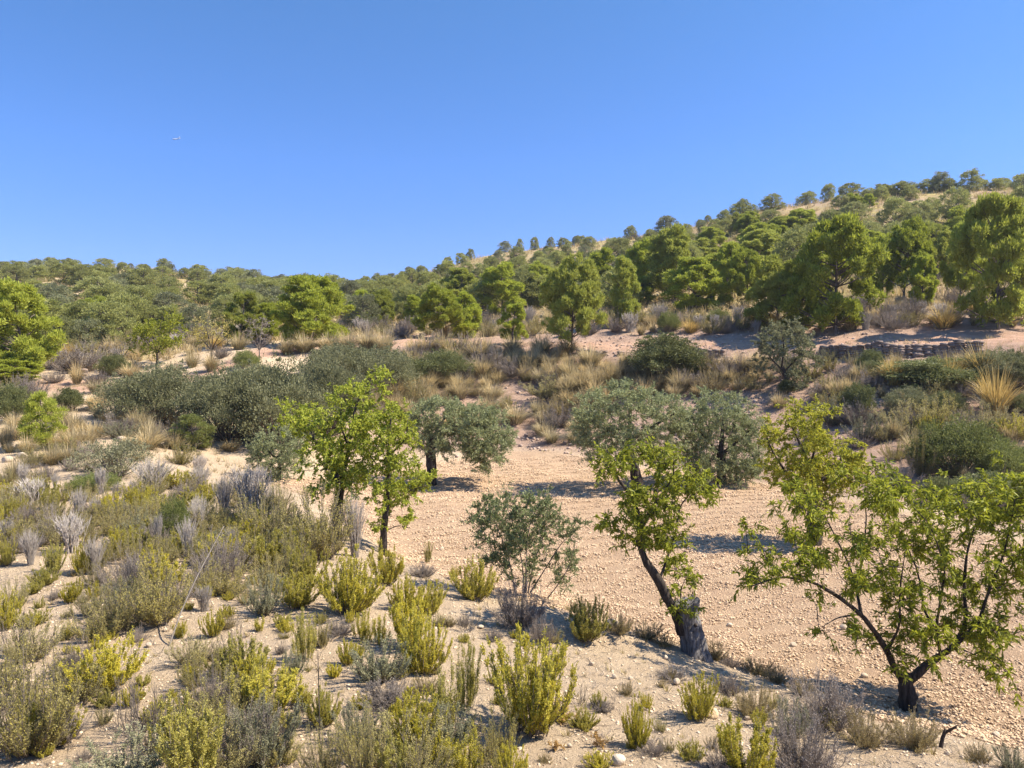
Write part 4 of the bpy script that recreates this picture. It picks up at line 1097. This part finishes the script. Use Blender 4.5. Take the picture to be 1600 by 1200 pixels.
BASE_L = [(-60, 565), (200, 540), (400, 522), (540, 518), (640, 512), (800, 500), (950, 488), (1100, 465), (1200, 448), (1400, 430), (1600, 430), (1660, 430)]
RIDGE_L = [(-60, 420), (0, 420), (200, 420), (400, 438), (540, 452), (640, 430), (800, 391), (1000, 371), (1200, 326), (1400, 300), (1600, 291), (1660, 291)]
OPEN = [(1235, 335, 65, 26), (1290, 318, 40, 16), (1420, 330, 60, 18), (1540, 318, 90, 22), (735, 415, 34, 18), (1500, 370, 40, 22), (300, 500, 26, 20), (130, 500, 20, 14), (1330, 365, 26, 12), (640, 470, 20, 10)]
FARP = []
def wood():
    r = np.random.default_rng(77); pts = []
    for _ in range(40000):
        if len(pts) >= 268: break
        x = r.uniform(-30, 1630)
        f = r.uniform(0, 1) ** .8
        yb, yr = lin(x, BASE_L), lin(x, RIDGE_L)
        y = yr + (yb - yr) * f
        if any(((x - a) / c) ** 2 + ((y - b) / d) ** 2 < 1 for a, b, c, d in OPEN): continue
        big = 1 + .5 * max(0, (x - 900) / 700)
        h = (17 + 38 * f + (5 if x < 560 else 0)) * big * r.uniform(.75, 1.2)
        k = (.56 if x < 620 else .66 if x < 1000 else .8)
        if all(((x - a) / (.45 * (h + hh) * k)) ** 2 + ((y - b) / (.22 * (h + hh) * k)) ** 2 > 1 for a, b, hh in pts):
            pts.append((x, y, h))
    for x, y, h in pts:
        FARP.append((x, y, h * random.uniform(1.0, 1.45) * (1.15 if x < 560 else 1), h, lin(x, RIDGE_L), lin(x, BASE_L)))
    for x, y, h, w in [(10, 422, 15, 22), (35, 421, 14, 26), (80, 420, 20, 28), (105, 420, 20, 26), (165, 420, 18, 40), (735, 400, 20, 16), (790, 394, 20, 26), (812, 392, 22, 14), (835, 390, 22, 18), (860, 388, 20, 16), (880, 388, 18, 24), (985, 374, 24, 24), (1040, 368, 34, 46), (1160, 338, 30, 26), (1205, 328, 28, 42), (1260, 318, 22, 36), (1294, 314, 30, 26), (1330, 308, 26, 40), (1410, 302, 18, 56), (1468, 300, 36, 34), (1518, 298, 37, 44), (1568, 293, 18, 26), (1598, 292, 22, 20), (700, 410, 20, 20), (720, 404, 18, 20)]:
        FARP.append((x, y, w, h, y, y + 100))
    for _ in range(26):
        x = r.uniform(-20, 1620); y = lin(x, RIDGE_L) + r.uniform(-1, 5); w = r.uniform(9, 18) * (1.3 if x > 1000 else 1)
        FARP.append((x, y, w * r.uniform(1.1, 1.7), w, y, y + 100))
    rowsd = {}
    for x, y, w, h, yr, yb in FARP:
        f = (y - yr) / max(1, yb - yr)
        side = 'left hill' if x < 520 else 'middle rise' if x < 960 else 'right hill'
        band = 'on the skyline' if f < .1 else 'high' if f < .32 else 'halfway up' if f < .62 else 'low'
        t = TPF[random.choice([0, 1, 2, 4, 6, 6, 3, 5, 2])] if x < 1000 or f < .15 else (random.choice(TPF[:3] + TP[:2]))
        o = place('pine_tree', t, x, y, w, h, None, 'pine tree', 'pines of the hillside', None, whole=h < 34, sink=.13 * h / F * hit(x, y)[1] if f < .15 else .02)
        rowsd.setdefault((side, band), []).append((x, o))
    for (side, band), l in rowsd.items():
        l.sort(key=lambda e: e[0])
        for i, (x, o) in enumerate(l):
            nth = ('leftmost' if i == 0 else 'rightmost' if i == len(l) - 1 else f'{ordinal(i + 1)} from the left')
            o['label'] = f'small pine {band} on the {side}, {nth}' if 'sky' not in band else f'small pine on the skyline of the {side}, {nth}'
def ordinal(n):
    w = ['zeroth', 'first', 'second', 'third', 'fourth', 'fifth', 'sixth', 'seventh', 'eighth', 'ninth', 'tenth', 'eleventh', 'twelfth']
    if n < len(w): return w[n]
    return f"{n}{'th' if 10 <= n % 100 <= 20 else {1: 'st', 2: 'nd', 3: 'rd'}.get(n % 10, 'th')}"
wood()

# small scrub in the hill's clearings
def pick_hill(r, x, y):
    f = (y - lin(x, RIDGE_L)) / (lin(x, BASE_L) - lin(x, RIDGE_L))
    h = r.uniform(7, 13) + 8 * f
    put(r.choice(list('DKMT')), x, y, h * r.uniform(1.2, 1.9), h, whole=True)
scatter([(1180,345),(1600,300),(1600,440),(1380,440),(1180,440),(960,470),(700,420),(800,400)], 60, (20, 9), pick_hill, 12)
scatter([(0,430),(400,445),(540,500),(400,520),(0,550)], 30, (26, 12), pick_hill, 13)

# ------------------------------------------------------------------ stones, wall, sticks, aeroplane
def wall(name, pix, hgt, label, seed, gap=0.0):
    r = np.random.default_rng(seed)
    W0 = MB(); base = hit(*pix[0])
    pts = np.array([hit(*p) for p in pix])
    seg = np.concatenate([[0], np.cumsum(np.linalg.norm(np.diff(pts[:, :2], axis=0), axis=1))])
    s = 0; pos, sz = [], []
    while s < seg[-1]:
        ln = r.uniform(.22, .5)
        x, y = np.interp(s, seg, pts[:, 0]), np.interp(s, seg, pts[:, 1])
        z0 = float(height(x, y)) - .08; top = hgt * r.uniform(.93, 1.03)
        if r.uniform() < gap: s += ln * 2; continue
        zz = 0
        while zz < top:
            hh = r.uniform(.09, .17)
            pos.append((x, y + r.normal(0, .04) + zz * .12, z0 + zz + hh / 2)); sz.append((ln * .62, .2, hh * .62)); zz += hh * .92
        s += ln * .93
    pos, sz = np.array(pos), np.array(sz)
    n = len(pos)
    V = ICO[None] * (1 + r.uniform(-.16, .16, (n, 12, 1)))
    V = np.sign(V) * np.abs(V) ** .6 * sz[:, None] + pos[:, None] - base
    W0.add(V.reshape(-1, 3), (np.arange(n)[:, None, None] * 12 + ICOF[None]).reshape(-1, 3))
    o = bpy.data.objects.new(name, W0.mesh(name, [M['wallstone']])); COL.objects.link(o); o.location = base
    tag(o, label, 'wall', 'dry-stone terrace walls')
wall('stone_wall', [(1285, 556), (1340, 557), (1400, 557), (1460, 556), (1540, 556)], .62, 'long dry-stone terrace wall holding up the dirt track above the right bank', 301)
wall('stone_wall', [(1040, 556), (1090, 557), (1135, 557)], .42, 'short broken stone wall between the dark bush and the wild olive', 302, .1)
wall('stone_wall', [(872, 553), (930, 556), (985, 557)], .34, 'low tumbled stone wall edging the track right of the bent-trunked pine', 303, .2)
wall('stone_wall', [(560, 530), (610, 529), (665, 527)], .3, 'low stone edging at the back of the dirt track left of the grass tussocks', 304, .15)
wall('stone_wall', [(130, 588), (165, 586)], .4, 'little stone heap wall left of the round leafy almond', 305, .05)

def rock(px, py, w, h, label, mat='stone', seed=0, group='loose rocks on the near terrace', noun=None):
    r = np.random.default_rng(seed + 400)
    p = hit(px, py)
    B = MB()
    me = bpy.data.meshes.new('rock')
    # twice-split icosahedron, dented
    V, Fc = ICO.copy(), ICOF.copy()
    for _ in range(2):
        cache, nv, nf = {}, list(V), []
        def mid(a, b):
            k = (min(a, b), max(a, b))
            if k not in cache:
                nv.append(norm((nv[a] + nv[b])[None])[0]); cache[k] = len(nv) - 1
            return cache[k]
        for a, b, c in Fc:
            ab, bc, ca = mid(a, b), mid(b, c), mid(c, a)
            nf += [(a, ab, ca), (b, bc, ab), (c, ca, bc), (ab, bc, ca)]
        V, Fc = np.array(nv), np.array(nf)
    for _ in range(7):
        d = rdir(1, r)[0]; cut = r.uniform(.55, .85)
        e = V @ d
        V = V - np.maximum(0, e - cut)[:, None] * d[None] * .9
    V = V + r.normal(0, .02, V.shape)
    V *= np.array([w, w * r.uniform(.7, 1), h * 1.15]) / F * p[1] * .56
    V[:, 2] += h / F * p[1] * .42
    B.add(V, Fc)
    o = bpy.data.objects.new('rock', B.mesh('rock', [M[mat]])); COL.objects.link(o)
    o.location = p; o.rotation_euler = (0, 0, r.uniform(-.5, .5))
    tag(o, label, 'rock', group)
    if not label: PEND.append((o, noun or 'pale rock', px, py, h / F * p[1]))
rock(1112, 1122, 19, 17, 'rounded ochre boulder at the foot of a yellow-green shrub, near the stump', 'boulder', 1)
rock(957, 985, 24, 17, 'angular whitish rock at the terrace edge left of the stump', 'stone', 2)
for i, (x, y, w, h) in enumerate([(690, 1160, 16, 10), (967, 1195, 22, 15), (934, 1184, 13, 11), (1058, 1070, 12, 9), (960, 1060, 9, 7), (985, 1062, 8, 5), (1168, 1125, 9, 7), (258, 987, 6, 5), (232, 1011, 9, 7), (565, 1178, 8, 6), (752, 982, 10, 5), (890, 1168, 8, 6), (1318, 985, 10, 10), (1480, 1180, 9, 6), (1555, 1150, 12, 7), (1040, 1030, 8, 6), (1225, 1130, 10, 7), (150, 975, 7, 5), (725, 1050, 8, 5), (600, 1150, 7, 5), (440, 1070, 7, 5), (870, 1050, 8, 6), (925, 1040, 9, 6), (1005, 1110, 7, 5), (1490, 1010, 11, 7), (1240, 1010, 9, 6), (1350, 1060, 12, 8), (1560, 1060, 12, 8), (1140, 980, 9, 6), (690, 860, 7, 5), (620, 940, 8, 5), (270, 1120, 8, 6), (35, 715, 14, 8), (12, 722, 16, 9), (190, 690, 16, 8), (215, 692, 14, 7), (28, 700, 10, 6)]):
    rock(x, y, w, h, None, 'stone', 10 + i)

def stick(name, pix, r0, r1, mat, label, dy, seed, twigs=0):
    r = np.random.default_rng(seed)
    b = hit(*pix[0])
    pts = np.array([P(x, y, b[1] + d) for (x, y), d in zip(pix, np.linspace(0, dy, len(pix)))]) - b
    T = MB(); bark_tube(T, pts, r0, r1, r, k=7, sub=5, rough=.12)
    if twigs:
        st = pts[None].repeat(1, 0)
        p, d = along(st, np.zeros(twigs, int), r.uniform(.25, 1, twigs))
        dd = norm(d + rdir(twigs, r) * .6); ln = r.uniform(.06, .22, twigs)[:, None]
        tubes(T, np.stack([p, p + dd * ln * .5, p + dd * ln + rdir(twigs, r) * .02], 1), np.broadcast_to(r1 * np.array([.7, .5, .3]), (twigs, 3)), 4)
    o = bpy.data.objects.new(name, T.mesh(name, [M[mat]], True)); COL.objects.link(o); o.location = b
    tag(o, label, 'dead branch', None)
stick('dead_stalk', [(264, 1010), (283, 955), (308, 900), (332, 855), (350, 822)], .010, .005, 'palewood', 'long bleached dead stalk leaning over the scrub', 1.3, 501, 8)
stick('dead_stalk', [(305, 925), (325, 885), (348, 832)], .005, .003, 'palewood', 'thin bleached twig caught beside the long dead stalk', .5, 505, 3)
stick('dry_stalk', [(500, 1195), (499, 1120), (498, 1075), (497, 1030)], .006, .003, 'bark', 'thin upright dark dead stem rising through a yellow-green shrub', .1, 502, 14)
stick('fallen_branch', [(262, 1150), (236, 1128), (205, 1118)], .014, .006, 'bark', 'dark crooked fallen branch under the bare shrub', .2, 514, 9)
stick('fallen_branch', [(70, 1096), (110, 1082), (150, 1078)], .01, .005, 'twig', 'thin grey fallen branch beside the tall shrub at the corner', .1, 515, 7)
stick('charred_stick', [(1470, 1168), (1473, 1152), (1478, 1140)], .022, .016, 'bark', 'short black charred stick poking up beside the ochre cushions', 0, 503, 3)
stick('fallen_branch', [(238, 1128), (270, 1118), (300, 1110)], .016, .01, 'twig', 'fallen grey branch lying behind the bare shrub', .3, 504, 6)
stick('dry_stalk', [(1040, 1150), (1046, 1170), (1056, 1192)], .004, .006, 'thistle', 'bent orange dry stem on the bare gravel', -.2, 506, 3)

# aeroplane, far off and high
def plane():
    o = thing('aeroplane', P(275, 217, 3200), 'tiny white airliner flying in the blue sky', 'aeroplane')
    Fu = MB()
    x = np.array([-18, -17, -14, -8, 10, 15, 17.5, 18.2]); rr = np.array([.25, .9, 1.7, 2.0, 2.0, 1.6, .9, .15])
    tubes(Fu, np.stack([x, 0 * x, np.where(x < -8, .08 * (-8 - x), 0)], -1)[None], rr[None], 14)
    child('fuselage', Fu.mesh('fuselage', [M['whitepaint']], True), o)
    def slab(name, pts, th, mat):
        b = MB(); p = np.array(pts, float); n = len(p); t = np.array(th, float)
        V = np.concatenate([p - t, p + t]); Fq = [(i, (i + 1) % n, n + (i + 1) % n, n + i) for i in range(n)]
        b.add(V, np.array(Fq)); b.ch.append((np.zeros((0, 3)), np.array([list(range(n))[::-1], list(range(n, 2 * n))]), 0))
        child(name, b.mesh(name, [mat]), o)
    for s in (1, -1):
        slab('wing', [(4, s * 1.5, -1), (-3, s * 1.5, -1), (-6.5, s * 17, .6), (-4.2, s * 17, .6)], (0, 0, .3), M['wingmetal'])
        slab('tailplane', [(-13, s * .6, .8), (-16.5, s * .6, .8), (-17.6, s * 6, 1.2), (-16, s * 6, 1.2)], (0, 0, .15), M['wingmetal'])
        E = MB(); xe = np.array([3.6, 3, 0, -.6]); tubes(E, np.stack([xe, 0 * xe + s * 5.6, 0 * xe - 2.0], -1)[None], np.array([[.8, 1.05, .9, .5]]), 12)
        child('engine', E.mesh('engine', [M['wingmetal']], True), o)
    slab('tail_fin', [(-12, 0, 1.6), (-17, 0, 1.2), (-18.5, 0, 7.5), (-16.2, 0, 7.5)], (0, .2, 0), M['whitepaint'])
    o.rotation_euler = (math.radians(-24), 0, math.radians(168))
plane()

# ------------------------------------------------------------------ what nobody could count
def stuff(name, mb, mats, smooth=False):
    o = bpy.data.objects.new(name, mb.mesh(name, mats, smooth)); COL.objects.link(o)
    o['kind'] = 'stuff'
    return o

def sample_field(n, r, ymax=34):
    xs, ys = [], []
    X = r.uniform(-12, 20, n * 6); Y = 8 + (ymax - 8) * r.uniform(0, 1, n * 6) ** 1.5
    k = in_poly(X, Y, FIELD_XY) & (np.abs(X / np.maximum(Y, 2)) < .95)
    return X[k][:n], Y[k][:n]
r = np.random.default_rng(600)
X, Y = sample_field(150000, r)
sz = .008 + .017 * r.uniform(0, 1, len(X)) ** 2.8
sz *= 1 + .2 * (Y > 16) + .3 * (Y > 24)
cl = MB(); stones(cl, np.stack([X, Y, height(X, Y) + .005 + sz * .15], -1), sz, r, flat=.65, jit=.4, aniso=.45)
stuff('earth_clods', cl, [M['clod']])
n = 48000
X = r.uniform(-14, 9, n); Y = 5.0 + 15 * r.uniform(0, 1, n) ** 1.4
k = ~in_poly(X, Y, FIELD_XY) & (np.abs(X / Y) < .85)
X, Y = X[k], Y[k]
sz = .005 + .016 * r.uniform(0, 1, len(X)) ** 3.2
gv = MB(); stones(gv, np.stack([X, Y, height(X, Y) + sz * .2], -1), sz, r, flat=.7)
stuff('gravel', gv, [M['gravel']])
n = 5000
X = r.uniform(-10, 22, n); Y = r.uniform(30, 54, n); PXs = CX + X / Y * F
k = (PXs > 560) & ~in_poly(X, Y, FIELD_XY) & (PXs < 1700)
X, Y = X[k], Y[k]; sz = .03 + .09 * r.uniform(0, 1, len(X)) ** 3
rb = MB(); stones(rb, np.stack([X, Y, height(X, Y) + sz * .2], -1), sz, r, flat=.7)
stuff('rubble', rb, [M['rubble']])

def tufts(mb, X, Y, H, per, r, wd, spread=.6, mat=0):
    n = len(X); k = n * per
    i = np.repeat(np.arange(n), per)
    az = r.uniform(0, 6.283, k); u = np.sqrt(r.uniform(0, 1, k))
    d = np.stack([np.cos(az), np.sin(az), 0 * az], -1)
    h = H[i] * r.uniform(.5, 1.1, k)
    zz = height(X, Y)[i]
    b = np.stack([X[i], Y[i], zz - .01], -1) + d * (H[i] * .15)[:, None]
    tip = b + d * (h * spread * u)[:, None] + np.stack([0 * h, 0 * h, h], -1)
    s = norm(np.cross(d + rdir(k, r) * .5, np.array([0, 0, 1.0]))) * (H[i] * wd)[:, None]
    V = np.stack([b - s, b + s, tip], 1)
    mb.add(V.reshape(-1, 3), np.arange(3 * k).reshape(k, 3), mat)

# dry grass and low scrub on the hill
n = 15000
PXs = r.uniform(-80, 1680, n); Ys = np.exp(r.uniform(math.log(46), math.log(185), n))
X = (PXs - CX) / F * Ys
k = Ys > lin(PXs, [(-80, 47), (200, 48), (480, 58), (800, 60), (1000, 56), (1400, 50), (1700, 47)])
X, Ys = X[k], Ys[k]
dg = MB(); tufts(dg, X, Ys, r.uniform(.25, .65, len(X)) * (1 + Ys / 180), 13, r, .04, .8)
stuff('dry_grass', dg, [M['straw']])
# low evergreen scrub under the pines
n = 2600
PXs = r.uniform(-80, 1680, n); f = r.uniform(0, 1, n)
Ys = np.exp(r.uniform(math.log(50), math.log(178), n)); X = (PXs - CX) / F * Ys
k = (Ys > lin(PXs, [(-80, 50), (200, 52), (480, 60), (800, 62), (1000, 58), (1400, 54), (1700, 52)])) & (fbm(X * .08, Ys * .08, 91, 2) + (PXs < 620) * .45 > .1)
X, Ys = X[k], Ys[k]
ug = MB(); cz = np.stack([X, Ys, height(X, Ys) + .25], -1)
crown_cards(ug, r, cz, r.uniform(.3, .75, len(X)), 60, .17, .075, flat=.6, up=.4, shell=.3)
stuff('undergrowth', ug, [M['scrub']])
# thin dry grass on the banks
n = 7000
X = r.uniform(-24, 26, n); Y = r.uniform(24, 54, n)
k = ~in_poly(X, Y, FIELD_XY) & (np.abs(X / Y) < .75)
X, Y = X[k], Y[k]
k = fbm(X * .35, Y * .35, 88, 3) > -.1
bgm = MB(); tufts(bgm, X[k], Y[k], r.uniform(.1, .3, k.sum()), 12, r, .03, .9)
stuff('bank_grass', bgm, [M['straw']])
# seedlings, dead sprigs and litter on the near terrace
n = 3600
X = r.uniform(-12, 7, n); Y = 5.2 + 17 * r.uniform(0, 1, n) ** 1.3
k = ~in_poly(X, Y, FIELD_XY) & (np.abs(X / Y) < .8) & (fbm(X * .8, Y * .8, 66, 3) > -.2)
X, Y = X[k], Y[k]; h2 = len(X) // 2
wd = MB(); tufts(wd, X[:h2], Y[:h2], r.uniform(.03, .1, h2), 16, r, .05, 1.0, 0)
tufts(wd, X[h2:], Y[h2:], r.uniform(.03, .09, len(X) - h2), 16, r, .035, 1.3, 1)
stuff('weeds', wd, [M['ochre'], M['dry']])
n = 14000
X = r.uniform(-12, 7, n); Y = 5.2 + 14 * r.uniform(0, 1, n) ** 1.3
k = ~in_poly(X, Y, FIELD_XY) & (np.abs(X / Y) < .8) & (fbm(X * .9, Y * .9, 67, 3) > .0)
X, Y = X[k], Y[k]; a = r.uniform(0, 6.28, len(X)); ln = r.uniform(.02, .09, len(X))
p0 = np.stack([X, Y, height(X, Y) + .012], -1); dv = np.stack([np.cos(a) * ln, np.sin(a) * ln, r.uniform(-.004, .012, len(X))], -1)
lt = MB(); tubes(lt, np.stack([p0 - dv, p0 + r.normal(0, .004, p0.shape), p0 + dv], 1), np.broadcast_to(np.array([.0022, .0028, .0015]), (len(X), 3)), 3)
stuff('twig_litter', lt, [M['twig']])
n = 60000
X = r.uniform(-13, 9, n); Y = 5.0 + 15 * r.uniform(0, 1, n) ** 1.4
k = ~in_poly(X, Y, FIELD_XY) & (np.abs(X / Y) < .85) & (fbm(X * .7, Y * .7, 71, 4) + r.normal(0, .4, n) > .45)
X, Y = X[k], Y[k]
dl = MB(); dd = rdir(len(X), r) * np.array([1, 1, .25]); cards(dl, np.stack([X, Y, height(X, Y) + .008], -1), norm(dd), r.uniform(.008, .03, len(X)), r.uniform(.005, .012, len(X)), r)
stuff('leaf_litter', dl, [M['litter']])

# ------------------------------------------------------------------ labels that tell the plants apart
LM = [(1417, 1108, 'the forked almond'), (1084, 1024, 'the almond on the stump'), (1273, 850, 'the yellowing almond'), (598, 866, 'the slim straight almond'), (527, 838, 'the bushy almond'),
      (674, 758, 'the umbrella-shaped olive'), (1000, 766, 'the broad silvery olive'), (1128, 757, 'the ground-touching olive'), (437, 750, 'the small round olive'), (1228, 612, 'the wild olive'), (818, 932, 'the young olive bush'),
      (245, 662, 'the left dark bush'), (440, 700, 'the big dark thicket'), (65, 702, 'the young pine by the path'), (305, 704, 'the round young pine'), (271, 850, 'the round green shrub'), (268, 1000, 'the long dead stalk'),
      (1400, 552, 'the long stone wall'), (1085, 556, 'the short broken wall'), (1556, 648, 'the big golden tussock'), (1500, 742, 'the bright green bushes'), (828, 1144, 'the biggest yellow shrub'), (238, 771, 'the widest grey broom'),
      (1112, 1122, 'the ochre boulder'), (245, 572, 'the round leafy almond'), (40, 594, 'the big leftmost pine'), (485, 540, 'the round pine'), (893, 552, 'the bent-trunked pine'), (1305, 522, 'the tallest twin pine'), (1560, 515, 'the big rightmost pine'),
      (180, 1070, 'the bare shrub'), (545, 957, 'the yellow shrubs'), (393, 809, 'the tall grey broom'), (60, 1175, 'the tall twiggy shrub'), (1180, 480, 'the pine slope'), (1250, 330, 'the grassy clearing'), (735, 415, 'the bare summit'), (620, 530, 'the dirt track'), (1290, 1134, 'the grey cushions'), (330, 1225, 'the sage shrub')]
buck = {}
for o, noun, px, py, hm in PEND:
    best = min(LM, key=lambda l: math.hypot(px - l[0], (py - l[1]) * 1.6) + (1e4 if math.hypot(px - l[0], py - l[1]) < 3 else 0))
    dx, dy = px - best[0], (py - best[1]) * 1.6
    rel = ('left of' if dx < 0 else 'right of') if abs(dx) > abs(dy) else ('in front of' if dy > 0 else 'behind')
    size = ''
    if 'shrub' in noun or 'cushion' in noun:
        size = 'ankle-high ' if hm < .3 else 'knee-high ' if hm < .62 else 'waist-high ' if hm < 1.1 else 'tall '
    buck.setdefault((size + noun, rel, best[2]), []).append((math.hypot(dx, dy), o))
for (noun, rel, lm), l in buck.items():
    l.sort(key=lambda e: e[0])
    for i, (d, o) in enumerate(l):
        if len(l) == 1: o['label'] = f'{noun} {rel} {lm}'
        elif i == 0: o['label'] = f'{noun} {rel} {lm}, nearest to it'
        elif i == len(l) - 1: o['label'] = f'{noun} {rel} {lm}, farthest from it'
        else: o['label'] = f'{noun} {rel} {lm}, {ordinal(i + 1)} nearest to it'

# ------------------------------------------------------------------ the air between
if HAZE > 0:
    hb = MB()
    x0, x1, y0, y1, z0, z1 = -760, 760, -40, 500, float(VV[:, 2].min()) - 1, float(VV[:, 2].max()) + 12
    V = np.array([(x, y, z) for x in (x0, x1) for y in (y0, y1) for z in (z0, z1)])
    hb.add(V, np.array([(0, 1, 3, 2), (4, 6, 7, 5), (0, 4, 5, 1), (2, 3, 7, 6), (0, 2, 6, 4), (1, 5, 7, 3)]))
    m, n_, out = new_mat('pale_air')
    pv = node(n_, 'ShaderNodeVolumePrincipled')
    pv.inputs['Color'].default_value = (.80, .88, 1, 1); pv.inputs['Density'].default_value = HAZE; pv.inputs['Anisotropy'].default_value = .3
    n_.links.new(pv.outputs[0], out.inputs['Volume'])
    stuff('haze', hb, [m])

for o in COL.objects:                                   # keep every label short
    if o.parent is None and len(str(o.get('label', '')).replace('-', ' ').split()) > 16:
        o['label'] = o['label'].replace('dry grey-brown', 'dry').replace('pale grey', 'grey').replace('ankle-high ', 'low ').replace('knee-high ', '').replace('waist-high ', '')
